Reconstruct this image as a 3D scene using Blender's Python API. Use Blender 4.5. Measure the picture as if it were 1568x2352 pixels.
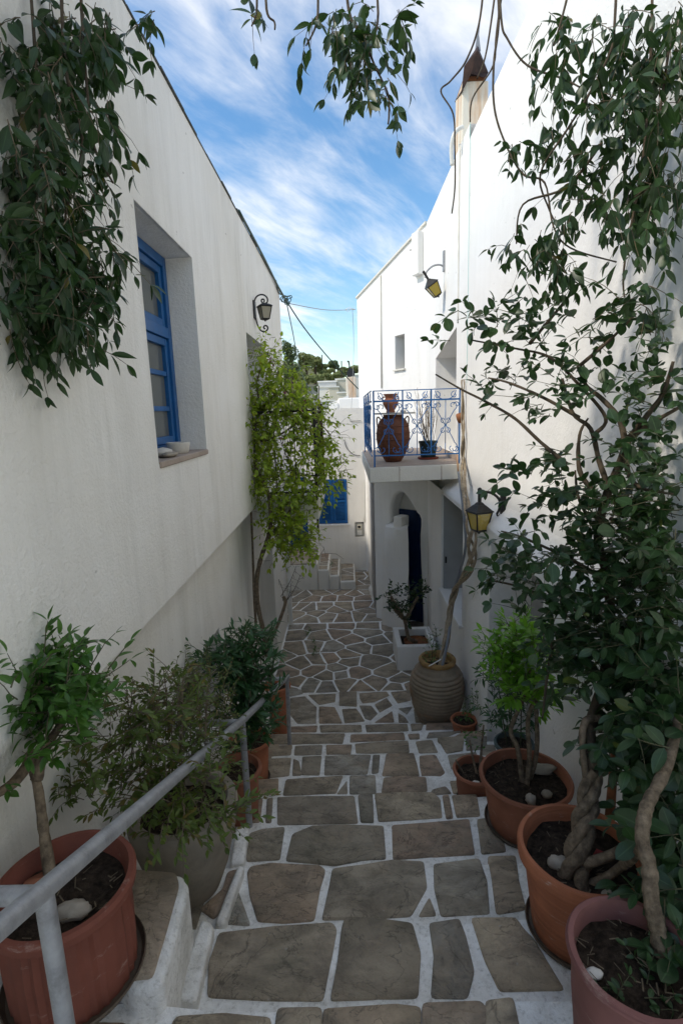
import bpy, bmesh, math, random
from mathutils import Vector, Matrix, Quaternion, noise

for o in list(bpy.data.objects): bpy.data.objects.remove(o, do_unlink=True)
SC = bpy.context.scene
COL = SC.collection
RAD = math.radians
rnd = random.Random(7)

# ------------------------------------------------------------------ camera
EYE = Vector((0, 0, 3.6))
FPX = 1206.0                       # focal length in pixels of a 1568 x 2352 picture
CAMR = (Matrix.Rotation(RAD(.7), 3, 'Z') @ Matrix.Rotation(RAD(90 - 10.8), 3, 'X') @ Matrix.Rotation(RAD(-1.8), 3, 'Z'))
cd = bpy.data.cameras.new('camera'); cam = bpy.data.objects.new('camera', cd); COL.objects.link(cam)
cam.matrix_world = Matrix.Translation(EYE) @ CAMR.to_4x4()
cd.sensor_fit = 'VERTICAL'; cd.angle = 2 * math.atan(1176 / FPX)
cd.clip_start = .05; cd.clip_end = 3000
SC.camera = cam

# ------------------------------------------------------------------ light
SUN_TRAVEL = Vector((1.0, .38, -1.15)).normalized()
to_sun = -SUN_TRAVEL
sun_elev = math.asin(to_sun.z); sun_az = math.atan2(to_sun.x, to_sun.y)
W = bpy.data.worlds.new('World'); SC.world = W; W.use_nodes = True
nt = W.node_tree; nt.nodes.clear()
def wn(t, **k):
    n = nt.nodes.new(t)
    for a, b in k.items(): setattr(n, a, b)
    return n
wl = nt.links.new
sky = wn('ShaderNodeTexSky', sky_type='NISHITA', sun_disc=False, sun_elevation=sun_elev, sun_rotation=sun_az,
         altitude=50, air_density=1.15, dust_density=.35, ozone_density=2.2)
bg = wn('ShaderNodeBackground'); bg.inputs['Strength'].default_value = .105
out = wn('ShaderNodeOutputWorld')
tc = wn('ShaderNodeTexCoord'); sep = wn('ShaderNodeSeparateXYZ'); wl(tc.outputs['Generated'], sep.inputs[0])
def wmath(op, a, b=None, c=None, clamp=False):
    n = wn('ShaderNodeMath', operation=op, use_clamp=clamp)
    for i, x in enumerate((a, b, c)):
        if x is None: continue
        if isinstance(x, (int, float)): n.inputs[i].default_value = x
        else: wl(x, n.inputs[i])
    return n.outputs[0]
zc = wmath('MAXIMUM', sep.outputs[2], 0.0)
den = wmath('ADD', zc, .10)
cx = wmath('DIVIDE', sep.outputs[0], den); cy = wmath('DIVIDE', sep.outputs[1], den)
comb = wn('ShaderNodeCombineXYZ'); wl(cx, comb.inputs[0]); wl(cy, comb.inputs[1])
def wnoise(scale, detail, rough, rot, sc, dist=0., loc=(0, 0, 0)):
    m = wn('ShaderNodeMapping', vector_type='TEXTURE'); m.inputs['Rotation'].default_value = (0, 0, rot); m.inputs['Scale'].default_value = sc
    m.inputs['Location'].default_value = loc
    wl(comb.outputs[0], m.inputs[0])
    n = wn('ShaderNodeTexNoise'); n.inputs['Scale'].default_value = scale; n.inputs['Detail'].default_value = detail
    n.inputs['Roughness'].default_value = rough; n.inputs['Distortion'].default_value = dist
    wl(m.outputs[0], n.inputs[0]); return n.outputs[0]
CLROT = RAD(60)
n1 = wnoise(1.5, 8, .55, CLROT, (1.9, .85, 1), .3, (3.3, 2.1, 0))
n2 = wnoise(5.0, 10, .62, CLROT, (2.6, .8, 1), .6, (1.7, 0.4, 0))
mix = wmath('ADD', wmath('MULTIPLY', n1, .80), wmath('MULTIPLY', n2, .26))
mr = wn('ShaderNodeMapRange', interpolation_type='SMOOTHSTEP'); lowcut = wn('ShaderNodeMapRange'); wl(zc, lowcut.inputs[0]); lowcut.inputs[1].default_value = .12; lowcut.inputs[2].default_value = .36; lowcut.inputs[3].default_value = -.085; lowcut.inputs[4].default_value = .02
mix = wmath('ADD', mix, lowcut.outputs[0]); wl(mix, mr.inputs[0])
mr.inputs[1].default_value = .44; mr.inputs[2].default_value = .72; mr.inputs[3].default_value = 0.02; mr.inputs[4].default_value = .93
cloudmix = wn('ShaderNodeMix', data_type='RGBA'); wl(mr.outputs[0], cloudmix.inputs[0])
hsv = wn('ShaderNodeHueSaturation'); hsv.inputs['Saturation'].default_value = 1.30; hsv.inputs['Value'].default_value = .84
wl(sky.outputs[0], hsv.inputs['Color'])
wl(hsv.outputs[0], cloudmix.inputs[6]); cloudmix.inputs[7].default_value = (4.5, 4.75, 5.2, 1)
wl(cloudmix.outputs[2], bg.inputs['Color']); wl(bg.outputs[0], out.inputs[0])

sd = bpy.data.lights.new('sun', 'SUN'); sun = bpy.data.objects.new('sun', sd); COL.objects.link(sun)
sd.energy = 1.3; sd.angle = RAD(5); sd.color = (1, .955, .88)
sun.rotation_euler = SUN_TRAVEL.to_track_quat('-Z', 'Y').to_euler(); sun.location = (-8, -4, 14)
vs = SC.view_settings; vs.view_transform = 'Standard'; vs.look = 'None'; vs.gamma = 1; vs.exposure = 1.30; vs.use_white_balance = True; vs.white_balance_temperature = 7100; vs.use_curve_mapping = False
SC.render.engine = 'CYCLES'
SC.cycles.max_bounces = 10; SC.cycles.diffuse_bounces = 7

# ------------------------------------------------------------------ helpers
def ray(u, v): return CAMR @ Vector(((u - 784) / FPX, (1176 - v) / FPX, -1))
def on(u, v, ax, val):
    d = ray(u, v); return EYE + d * ((val - EYE[ax]) / d[ax])
def PX(u, v, x): return on(u, v, 0, x)
def PY(u, v, y): return on(u, v, 1, y)
def PZ(u, v, z): return on(u, v, 2, z)
def PD(u, v, d): return EYE + ray(u, v) * d
def proj(P):
    q = CAMR.transposed() @ (Vector(P) - EYE)
    if q.z > -.02: return None
    return 784 + FPX * q.x / -q.z, 1176 - FPX * q.y / -q.z, -q.z

def tag(o, label=None, cat=None, group=None, kind=None):
    if label: o['label'] = label
    if cat: o['category'] = cat
    if group: o['group'] = group
    if kind: o['kind'] = kind
    return o
def empty(name, loc, label, cat, group=None):
    o = bpy.data.objects.new(name, None); COL.objects.link(o); o.location = loc; o.empty_display_size = .1
    return tag(o, label, cat, group)
def adopt(o, parent):
    o.parent = parent
    if parent.type == 'EMPTY': o.matrix_parent_inverse = Matrix.Translation(-parent.location)
    return o

class MB:
    def __init__(s): s.v = []; s.f = []; s.uv = None
    def add(s, vs, fs):
        b = len(s.v); s.v += [tuple(x) for x in vs]; s.f += [tuple(i + b for i in f) for f in fs]; return s
    def quad(s, a, b, c, d): return s.add([a, b, c, d], [(0, 1, 2, 3)])
    def box(s, x0, x1, y0, y1, z0, z1):
        return s.add([(x0, y0, z0), (x1, y0, z0), (x1, y1, z0), (x0, y1, z0), (x0, y0, z1), (x1, y0, z1), (x1, y1, z1), (x0, y1, z1)],
                     [(0, 3, 2, 1), (4, 5, 6, 7), (0, 1, 5, 4), (1, 2, 6, 5), (2, 3, 7, 6), (3, 0, 4, 7)])
    def obox(s, c, ax, ay, az):     # oriented box, half axes
        c, ax, ay, az = map(Vector, (c, ax, ay, az))
        vs = [c + ax * i + ay * j + az * k for k in (-1, 1) for j in (-1, 1) for i in (-1, 1)]
        return s.add(vs, [(0, 2, 3, 1), (4, 5, 7, 6), (0, 1, 5, 4), (1, 3, 7, 5), (3, 2, 6, 7), (2, 0, 4, 6)])
    def tube(s, pts, r, n=6, cap=True):
        pts = [Vector(p) for p in pts]; m = len(pts)
        rr = r if isinstance(r, (list, tuple)) else [r] * m
        b = len(s.v); up = None
        for i, p in enumerate(pts):
            t = (pts[min(i + 1, m - 1)] - pts[max(i - 1, 0)])
            if t.length < 1e-9: t = Vector((0, 0, 1))
            t.normalize()
            if up is None:
                up = Vector((0, 0, 1)) if abs(t.z) < .9 else Vector((1, 0, 0))
            x = up - t * up.dot(t)
            if x.length < 1e-6: x = t.orthogonal()
            x.normalize(); up = x; y = t.cross(x)
            for k in range(n):
                a = 2 * math.pi * k / n; q = p + (x * math.cos(a) + y * math.sin(a)) * rr[i]
                s.v.append(tuple(q))
        for i in range(m - 1):
            for k in range(n):
                k2 = (k + 1) % n
                s.f.append((b + i * n + k, b + i * n + k2, b + (i + 1) * n + k2, b + (i + 1) * n + k))
        if cap:
            s.f.append(tuple(b + k for k in reversed(range(n)))); s.f.append(tuple(b + (m - 1) * n + k for k in range(n)))
        return s
    def lathe(s, prof, c, n=32, fn=None, closed=False):
        b = len(s.v); m = len(prof); c = Vector(c)
        for i, (r, z) in enumerate(prof):
            for k in range(n):
                a = 2 * math.pi * k / n
                rr, zz = (r, z) if fn is None else fn(r, z, a, i)
                s.v.append((c.x + rr * math.cos(a), c.y + rr * math.sin(a), c.z + zz))
        for i in range(m - 1):
            for k in range(n):
                k2 = (k + 1) % n
                s.f.append((b + i * n + k, b + i * n + k2, b + (i + 1) * n + k2, b + (i + 1) * n + k))
        if prof[0][0] > 1e-4: s.f.append(tuple(b + k for k in reversed(range(n))))
        if prof[-1][0] > 1e-4 and not closed: s.f.append(tuple(b + (m - 1) * n + k for k in range(n)))
        return s
    def prism(s, poly, z0, z1):     # poly list of (x,y)
        n = len(poly)
        vs = [(x, y, z0) for x, y in poly] + [(x, y, z1) for x, y in poly]
        fs = [tuple(reversed(range(n))), tuple(range(n, 2 * n))] + [(i, (i + 1) % n, n + (i + 1) % n, n + i) for i in range(n)]
        return s.add(vs, fs)
    def mesh(s, name, mat, smooth=False):
        me = bpy.data.meshes.new(name); me.from_pydata(s.v, [], s.f)
        if mat: me.materials.append(mat)
        if smooth: me.polygons.foreach_set('use_smooth', [True] * len(me.polygons))
        me.update(); return me
    def build(s, name, mat, parent=None, smooth=False, bevel=0, seg=2, clean=False, auto=None):
        me = s.mesh(name, mat, smooth)
        if clean:
            bm = bmesh.new(); bm.from_mesh(me); bmesh.ops.remove_doubles(bm, verts=bm.verts, dist=1e-4)
            bmesh.ops.recalc_face_normals(bm, faces=bm.faces)
            bm.to_mesh(me); bm.free()
        o = bpy.data.objects.new(name, me); COL.objects.link(o)
        if bevel:
            b = o.modifiers.new('bevel', 'BEVEL'); b.width = bevel; b.segments = seg; b.limit_method = 'ANGLE'; b.angle_limit = RAD(35)
            b.use_clamp_overlap = True
            if smooth or True:
                me.polygons.foreach_set('use_smooth', [True] * len(me.polygons))
                b.harden_normals = True
        if auto is not None:
            me.polygons.foreach_set('use_smooth', [True] * len(me.polygons))
            me.set_sharp_from_angle(angle=RAD(auto))
        if parent is not None: adopt(o, parent)
        return o
def nz(p, s=1.0): return noise.noise(Vector(p) * s)
def spline(pts, n=8):
    pts = [Vector(p) for p in pts]; out = []
    for i in range(len(pts) - 1):
        p0 = pts[max(i - 1, 0)]; p1 = pts[i]; p2 = pts[i + 1]; p3 = pts[min(i + 2, len(pts) - 1)]
        for k in range(n):
            t = k / n
            out.append(.5 * ((2 * p1) + (p2 - p0) * t + (2 * p0 - 5 * p1 + 4 * p2 - p3) * t * t + (3 * p1 - p0 - 3 * p2 + p3) * t ** 3))
    out.append(pts[-1]); return out
def lerp(a, b, t): return a + (b - a) * t

# ------------------------------------------------------------------ materials
def mat(name):
    m = bpy.data.materials.new(name); m.use_nodes = True; t = m.node_tree; t.nodes.clear()
    return m, t
class N:
    def __init__(s, name):
        s.m, s.t = mat(name); s.o = s.n('ShaderNodeOutputMaterial'); s.p = s.n('ShaderNodeBsdfPrincipled'); s.l(s.p.outputs[0], s.o.inputs[0])
        s._c = None
    def n(s, t, **k):
        x = s.t.nodes.new(t)
        for a, b in k.items(): setattr(x, a, b)
        return x
    def l(s, a, b): s.t.links.new(a, b)
    def coord(s, which='Object'):
        if s._c is None: s._c = s.n('ShaderNodeTexCoord')
        return s._c.outputs[which]
    def pos(s):
        return s.n('ShaderNodeNewGeometry').outputs['Position']
    def noise(s, scale, detail=4, rough=.55, vec=None, sc=(1, 1, 1), dist=0):
        m = s.n('ShaderNodeMapping'); m.inputs['Scale'].default_value = sc; s.l(vec if vec is not None else s.pos(), m.inputs[0])
        n = s.n('ShaderNodeTexNoise'); n.inputs['Scale'].default_value = scale; n.inputs['Detail'].default_value = detail
        n.inputs['Roughness'].default_value = rough; n.inputs['Distortion'].default_value = dist; s.l(m.outputs[0], n.inputs[0]); return n.outputs[0]
    def ramp(s, fac, stops):
        r = s.n('ShaderNodeValToRGB'); e = r.color_ramp.elements
        while len(e) < len(stops): e.new(.5)
        for i, (p, c) in enumerate(stops):
            e[i].position = p; e[i].color = (c, c, c, 1) if isinstance(c, (int, float)) else (*c, 1)
        s.l(fac, r.inputs[0]); return r.outputs[0]
    def mix(s, f, a, b, mode='MIX'):
        n = s.n('ShaderNodeMix', data_type='RGBA', blend_type=mode)
        for si, x in ((0, f), (6, a), (7, b)):
            sock = n.inputs[si]
            if isinstance(x, (int, float)): sock.default_value = x if si == 0 else (x, x, x, 1)
            elif isinstance(x, tuple): sock.default_value = (*x, 1)
            else: s.l(x, sock)
        return n.outputs[2]
    def math(s, op, a, b=0.):
        n = s.n('ShaderNodeMath', operation=op)
        for i, x in enumerate((a, b)):
            if isinstance(x, (int, float)): n.inputs[i].default_value = x
            else: s.l(x, n.inputs[i])
        return n.outputs[0]
    def bump(s, h, strength=.3, dist=.01, prev=None):
        b = s.n('ShaderNodeBump'); b.inputs['Strength'].default_value = strength; b.inputs['Distance'].default_value = dist
        s.l(h, b.inputs['Height'])
        if prev is not None: s.l(prev, b.inputs['Normal'])
        return b.outputs[0]
    def fin(s, col, rough=.8, normal=None, spec=.3, metal=0.):
        if isinstance(col, tuple): s.p.inputs['Base Color'].default_value = (*col, 1)
        else: s.l(col, s.p.inputs['Base Color'])
        if isinstance(rough, (int, float)): s.p.inputs['Roughness'].default_value = rough
        else: s.l(rough, s.p.inputs['Roughness'])
        s.p.inputs['Specular IOR Level'].default_value = spec; s.p.inputs['Metallic'].default_value = metal
        if normal is not None: s.l(normal, s.p.inputs['Normal'])
        return s.m

def plaster(name, col=(.80, .79, .765), streak=.35, grime=.25, bumpy=.35):
    k = N(name)
    st = k.ramp(k.noise(3.1, 7, .68, sc=(1, 1, .10), dist=.8), [(.44, 0.), (.72, 1.)]); st2 = k.ramp(k.noise(9.0, 6, .7, sc=(1, 1, .07), dist=.5), [(.48, 0.), (.75, 1.)])
    msk = k.ramp(k.noise(1.1, 4, .6, sc=(1, 1, .6)), [(.36, .1), (.64, 1.)]); st = k.math('MULTIPLY', k.math('MAXIMUM', st, k.math('MULTIPLY', st2, .7)), msk)
    big = k.ramp(k.noise(.9, 5, .6), [(.35, 0.), (.7, 1.)])
    sp = k.ramp(k.noise(26, 6, .7), [(.60, 0.), (.78, 1.)])
    c = k.mix(k.math('MULTIPLY', st, streak), col, (.46, .445, .40))
    c = k.mix(k.math('MULTIPLY', big, grime), c, (.66, .615, .52))
    c = k.mix(k.math('MULTIPLY', sp, .14), c, (.45, .42, .36))
    dent = k.ramp(k.noise(17, 3, .5, sc=(1, .55, 1)), [(.735, 0.), (.75, 1.)]); c = k.mix(k.math('MULTIPLY', dent, .45), c, (.25, .23, .20))
    nb = k.bump(k.noise(2.6, 3, .5), .35 * bumpy / .35, .05)
    nb = k.bump(k.noise(62, 4, .65), bumpy * 1.6, .008, nb)
    return k.fin(c, .88, nb, .2)
def flatmat(name, col, rough=.6, metal=0., var=.12, vscale=14, bump=.1, spec=.4, dark=None):
    k = N(name); n = k.noise(vscale, 5, .6)
    c = k.mix(k.ramp(n, [(.35, 0.), (.7, 1.)]), tuple(x * (1 - var) for x in col), tuple(min(1, x * (1 + var)) for x in col))
    if dark is not None:
        c = k.mix(k.ramp(k.noise(vscale * .45, 6, .7), [(.52, 0.), (.72, 1.)]), c, dark)
    return k.fin(c, rough, k.bump(k.noise(vscale * 6, 3, .6), bump, .004) if bump else None, spec, metal)
def leafmat(name, dark, light, rough=.36, trans=.3, rib=.35, old=None, oldf=.05):
    k = N(name)
    oi = k.n('ShaderNodeObjectInfo').outputs['Random']; ge = k.n('ShaderNodeNewGeometry').outputs['Random Per Island']
    r = k.math('FRACT', k.math('ADD', oi, ge))
    c = k.mix(r, dark, light)
    if old is not None:
        c = k.mix(k.math('GREATER_THAN', k.math('FRACT', k.math('MULTIPLY', r, 17.3)), 1 - oldf), c, old)
    uv = k.n('ShaderNodeUVMap'); sp = k.n('ShaderNodeSeparateXYZ'); k.l(uv.outputs[0], sp.inputs[0])
    d = k.math('ABSOLUTE', k.math('SUBTRACT', sp.outputs[0], .5))
    ribm = k.math('LESS_THAN', d, .035)
    c = k.mix(k.math('MULTIPLY', ribm, rib), c, tuple(min(1, x * 2.2 + .02) for x in light))
    c = k.mix(k.math('MULTIPLY', k.ramp(k.noise(60, 4, .6), [(.45, 0.), (.7, 1.)]), .22), c, tuple(x * 1.5 + .015 for x in light))
    k.fin(c, rough, None, .45)
    tr = k.n('ShaderNodeBsdfTranslucent'); k.l(k.mix(.6, c, tuple(min(1, x * 2.4) for x in (light[0], light[1], light[2] * .6))), tr.inputs[0])
    mx = k.n('ShaderNodeMixShader'); mx.inputs[0].default_value = trans
    k.l(k.p.outputs[0], mx.inputs[1]); k.l(tr.outputs[0], mx.inputs[2]); k.l(mx.outputs[0], k.o.inputs[0])
    return k.m
def stonemat(name):
    k = N(name); oi = k.n('ShaderNodeObjectInfo').outputs['Random']
    base = k.ramp(oi, [(0., (.32, .278, .215)), (.18, (.43, .35, .25)), (.36, (.30, .275, .232)), (.52, (.55, .445, .31)), (.68, (.43, .30, .215)), (.84, (.48, .41, .31)), (1., (.41, .395, .35))])
    off = k.n('ShaderNodeCombineXYZ'); k.l(k.math('MULTIPLY', oi, 37.), off.inputs[0]); k.l(k.math('MULTIPLY', oi, 11.), off.inputs[1])
    va = k.n('ShaderNodeVectorMath', operation='ADD'); k.l(k.pos(), va.inputs[0]); k.l(off.outputs[0], va.inputs[1]); v = va.outputs[0]
    n1 = k.noise(5, 8, .62, v, (1, 1.8, 1), .6)
    c = k.mix(k.ramp(n1, [(.40, 0.), (.62, 1.)]), base, (.15, .128, .10), 'MIX')
    c = k.mix(.30, c, base)
    c = k.mix(k.math('MULTIPLY', k.ramp(k.noise(9, 8, .7, v), [(.53, 0.), (.64, 1.)]), .6), c, (.36, .29, .21))
    c = k.mix(k.math('MULTIPLY', k.ramp(k.noise(46, 5, .7, v), [(.55, 0.), (.75, 1.)]), .4), c, (.06, .055, .048))
    c = k.mix(k.math('MULTIPLY', k.ramp(k.noise(38, 3, .5, v), [(.71, 0.), (.73, 1.)]), .5), c, (.52, .50, .45))
    c = k.mix(k.math('MULTIPLY', k.ramp(k.noise(2.2, 5, .6, v), [(.52, 0.), (.72, 1.)]), .35), c, (.085, .09, .05))
    cr = k.math('ABSOLUTE', k.math('SUBTRACT', k.noise(4.5, 5, .55, v, (1, 1.3, 1), 1.2), .5)); crm = k.ramp(cr, [(0., 1.), (.012, 0.)])
    c = k.mix(k.math('MULTIPLY', crm, .55), c, (.045, .04, .034))
    fl = k.ramp(k.noise(3.3, 7, .72, v, (1, 1, 1), .8), [(.50, 0.), (.53, 1.)]); c = k.mix(k.math('MULTIPLY', fl, .22), c, (.42, .35, .26))
    b = k.bump(k.noise(7, 8, .68, v, (1, 1.6, 1), .5), .8, .04); b = k.bump(k.noise(60, 5, .65, v), .6, .008, b); b = k.bump(fl, .5, .006, b)
    return k.fin(c, k.ramp(n1, [(.3, .62), (.7, .88)]), b, .3)
def mortarmat(name, col=(.84, .83, .80), dirt=.5):
    k = N(name)
    c = k.mix(k.math('MULTIPLY', k.ramp(k.noise(7, 8, .7), [(.45, 0.), (.68, 1.)]), dirt), col, (.36, .33, .27))
    c = k.mix(k.math('MULTIPLY', k.ramp(k.noise(55, 5, .75), [(.52, 0.), (.68, 1.)]), .5), c, (.26, .24, .20))
    b = k.bump(k.noise(14, 6, .65), .5, .03); b = k.bump(k.noise(90, 4, .6), .45, .006, b)
    return k.fin(c, .92, b, .15)
def terracotta(name, col, scuff=.3, ring=0.):
    k = N(name)
    c = k.mix(k.ramp(k.noise(6, 6, .6), [(.35, 0.), (.7, 1.)]), tuple(x * .78 for x in col), tuple(x * 1.12 for x in col))
    c = k.mix(k.math('MULTIPLY', k.ramp(k.noise(9, 8, .75, sc=(1, 1, 3.5)), [(.60, 0.), (.70, 1.)]), scuff), c, (.58, .50, .43))
    c = k.mix(k.math('MULTIPLY', k.ramp(k.noise(3.1, 5, .7), [(.55, 0.), (.75, 1.)]), .35), c, tuple(x * .5 for x in col))
    b = k.bump(k.noise(30, 5, .6), .25, .006)
    if ring:
        b = k.bump(k.noise(ring, 2, .5, sc=(.05, .05, 1)), .6, .01, b)
    return k.fin(c, .75, b, .3)
M = {}
M['wall_l'] = plaster('left_plaster', (.83, .815, .78), .75, .42, .45)
M['wall_r'] = plaster('right_plaster', (.85, .845, .83), .22, .16, .30)
M['wall_b'] = plaster('back_plaster', (.82, .80, .765), .38, .45, .30)
M['wall_low'] = plaster('lime_wash', (.84, .83, .805), .25, .32, .55)
M['far_white'] = plaster('far_white', (.78, .77, .74), .25, .25, .1)
M['far_grey'] = plaster('far_grey', (.50, .50, .49), .3, .3, .1)
M['far_cream'] = plaster('far_cream', (.66, .60, .48), .2, .3, .1)
M['stone'] = stonemat('slab_stone'); M['mortar'] = mortarmat('whitewashed_mortar')
M['mortar_clean'] = mortarmat('fresh_whitewash_joint', (.88, .875, .85), .15)
M['riser'] = mortarmat('whitewashed_edge', (.84, .83, .80))
M['blue'] = flatmat('blue_paint', (.003, .090, .27), .45, 0, .14, 9, .15)
M['blue_rail'] = flatmat('blue_rail_paint', (.005, .125, .36), .42, 0, .12, 12, .1)
M['navy'] = flatmat('navy_paint', (.006, .022, .075), .5, 0, .2, 8, .1)
M['greypaint'] = flatmat('grey_paint', (.30, .305, .30), .6, 0, .06, 6, .05)
M['iron'] = flatmat('black_iron', (.022, .022, .022), .5, .3, .3, 30, .2)
M['galv'] = flatmat('galvanised_pipe', (.34, .345, .36), .48, .45, .14, 26, .25, .5, (.20, .20, .205))
M['rust'] = flatmat('rusty_metal', (.042, .020, .015), .8, .2, .4, 18, .4)
M['rust_can'] = flatmat('rust_can', (.22, .085, .035), .8, .1, .4, 22, .4)
M['roofedge'] = flatmat('roof_edge', (.05, .055, .05), .8, 0, .4, 20, .5)
M['tc_red'] = terracotta('terracotta_red', (.19, .060, .040), .28)
M['tc_orange'] = terracotta('terracotta_orange', (.40, .14, .07), .6, 60)
M['tc_brown'] = terracotta('terracotta_brown', (.30, .115, .066), .30)
M['tc_mauve'] = terracotta('plastic_mauve', (.205, .088, .078), .25)
M['tc_jar'] = terracotta('brown_jar_clay', (.16, .062, .036), .25)
M['urn'] = flatmat('weathered_concrete', (.27, .235, .185), .9, 0, .2, 7, .5, .2, (.17, .155, .12))
def pithosmat():
    k = N('pithos_clay')
    c = k.mix(k.ramp(k.noise(5, 6, .65), [(.35, 0.), (.68, 1.)]), (.20, .165, .12), (.34, .275, .20))
    c = k.mix(k.math('MULTIPLY', k.ramp(k.noise(3.2, 6, .7), [(.5, 0.), (.66, 1.)]), .7), c, (.33, .17, .09))
    c = k.mix(k.math('MULTIPLY', k.ramp(k.noise(40, 5, .7), [(.5, 0.), (.7, 1.)]), .45), c, (.10, .08, .055))
    return k.fin(c, .9, k.bump(k.noise(34, 5, .65), .5, .01), .2)
M['pithos'] = pithosmat()
M['pithos_rim'] = flatmat('ochre_rim', (.34, .215, .09), .85, 0, .25, 14, .4, .2, (.20, .12, .06))
def soilmat():
    k = N('soil')
    c = k.mix(k.ramp(k.noise(40, 6, .7), [(.4, 0.), (.66, 1.)]), (.020, .014, .010), (.070, .050, .035))
    return k.fin(c, .95, k.bump(k.noise(70, 6, .7), .9, .02), .15)
M['soil'] = soilmat()
M['pebble'] = flatmat('pebble', (.33, .29, .235), .8, 0, .2, 14, .4)
M['pebble_w'] = flatmat('white_pebble', (.55, .52, .47), .8, 0, .15, 14, .4)
M['saucer'] = flatmat('dark_saucer', (.085, .060, .040), .6, 0, .3, 12, .2)
M['bark'] = flatmat('bark', (.19, .145, .10), .9, 0, .45, 46, 1., .15, (.075, .056, .04))
M['bark_dark'] = flatmat('bark_dark', (.085, .066, .046), .9, 0, .3, 30, .7, .2, (.05, .04, .03))
M['twig'] = flatmat('twig', (.085, .082, .042), .8, 0, .3, 30, .3)
M['twig_brown'] = flatmat('twig_brown', (.13, .10, .065), .85, 0, .3, 30, .3)
M['dry'] = flatmat('dry_twig', (.22, .17, .115), .9, 0, .3, 40, .3)
M['braid'] = flatmat('vine_bark', (.33, .265, .185), .9, 0, .3, 26, .6, .2, (.19, .145, .10))
M['lf_dark'] = leafmat('leaf_dark', (.010, .030, .009), (.026, .064, .016), .42, .22, .30, (.16, .12, .02), .008)
M['lf_round'] = leafmat('leaf_round', (.013, .037, .013), (.034, .078, .025), .42, .22, .4, (.10, .12, .02), .014)
M['lf_boug'] = leafmat('leaf_bougainvillea', (.085, .165, .018), (.26, .34, .04), .5, .5, .25, (.30, .30, .03), .06)
M['lf_bright'] = leafmat('leaf_bright', (.075, .20, .018), (.16, .34, .035), .42, .38, .3)
M['lf_mid'] = leafmat('leaf_mid', (.025, .085, .013), (.065, .16, .026), .38, .3, .3)
M['lf_oleander'] = leafmat('leaf_oleander', (.016, .058, .022), (.04, .11, .036), .4, .28, .45)
M['lf_weed'] = leafmat('leaf_weed', (.05, .085, .018), (.11, .155, .032), .5, .35, .2, (.16, .10, .03), .10)
M['lf_hill'] = leafmat('leaf_hill', (.115, .14, .045), (.21, .24, .085), .8, .1, 0)
M['lf_pine'] = leafmat('leaf_pine', (.05, .08, .032), (.10, .14, .055), .8, .1, 0)
M['flower'] = flatmat('magenta_bract', (.30, .05, .16), .6, 0, .2, 10, 0)
M['redleaf'] = flatmat('red_leaf', (.42, .06, .05), .5, 0, .2, 20, 0)
M['cable'] = flatmat('green_cable', (.012, .05, .035), .5, 0, .2, 20, .1)
M['cable_g'] = flatmat('grey_cable', (.30, .31, .30), .6, 0, .1, 20, .1)
M['cable_w'] = flatmat('white_pipe', (.72, .71, .67), .5, 0, .08, 8, .1)
M['conduit'] = flatmat('conduit', (.19, .205, .225), .55, 0, .1, 8, .1)
M['copper'] = flatmat('copper_pipe', (.42, .25, .14), .6, 0, .15, 12, .1)
M['cord'] = flatmat('turquoise_cord', (.25, .55, .50), .6, 0, .05, 8, 0)
M['balc_top'] = flatmat('balcony_floor', (.36, .29, .24), .85, 0, .12, 9, .3)
M['balc_edge'] = plaster('balcony_edge', (.72, .70, .64), .4, .3, .5)
M['slate'] = flatmat('slate_board', (.33, .33, .30), .8, 0, .15, 9, .3)
M['green_pot'] = flatmat('dark_green_pot', (.016, .032, .030), .5, 0, .2, 8, .05)
M['teal_pot'] = flatmat('grey_green_pot', (.075, .105, .10), .55, 0, .15, 8, .05)
M['red_saucer'] = flatmat('red_saucer', (.24, .05, .03), .6, 0, .15, 8, .05)
M['ochre'] = flatmat('ochre_chimney', (.68, .57, .42), .85, 0, .08, 6, .2, .2, (.55, .32, .12))
M['dirtrock'] = flatmat('dry_earth', (.26, .205, .13), .95, 0, .25, 1.2, .4)
M['hillsoil'] = flatmat('hill_scrub', (.15, .15, .075), .95, 0, .4, .25, .4, .1, (.21, .17, .10))
M['meter'] = flatmat('meter_grey', (.36, .36, .33), .6, 0, .12, 20, .1)
def glassmat(name, col, rough=.06, alpha=.0):
    k = N(name); k.fin(col, rough, None, .6)
    return k.m
M['pane'] = glassmat('window_pane', (.115, .125, .12), .07)
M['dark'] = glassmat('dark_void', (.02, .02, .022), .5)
def amber():
    k = N('amber_glass'); k.fin((.50, .36, .035), .15, k.bump(k.noise(60, 3, .5), .4, .01), .5)
    k.p.inputs['Transmission Weight'].default_value = .25
    return k.m
M['amber'] = amber()
def frosted():
    k = N('frosted_glass'); k.fin((.42, .38, .28), .35, None, .5); k.p.inputs['Transmission Weight'].default_value = .4; return k.m
M['frost'] = frosted()
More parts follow.
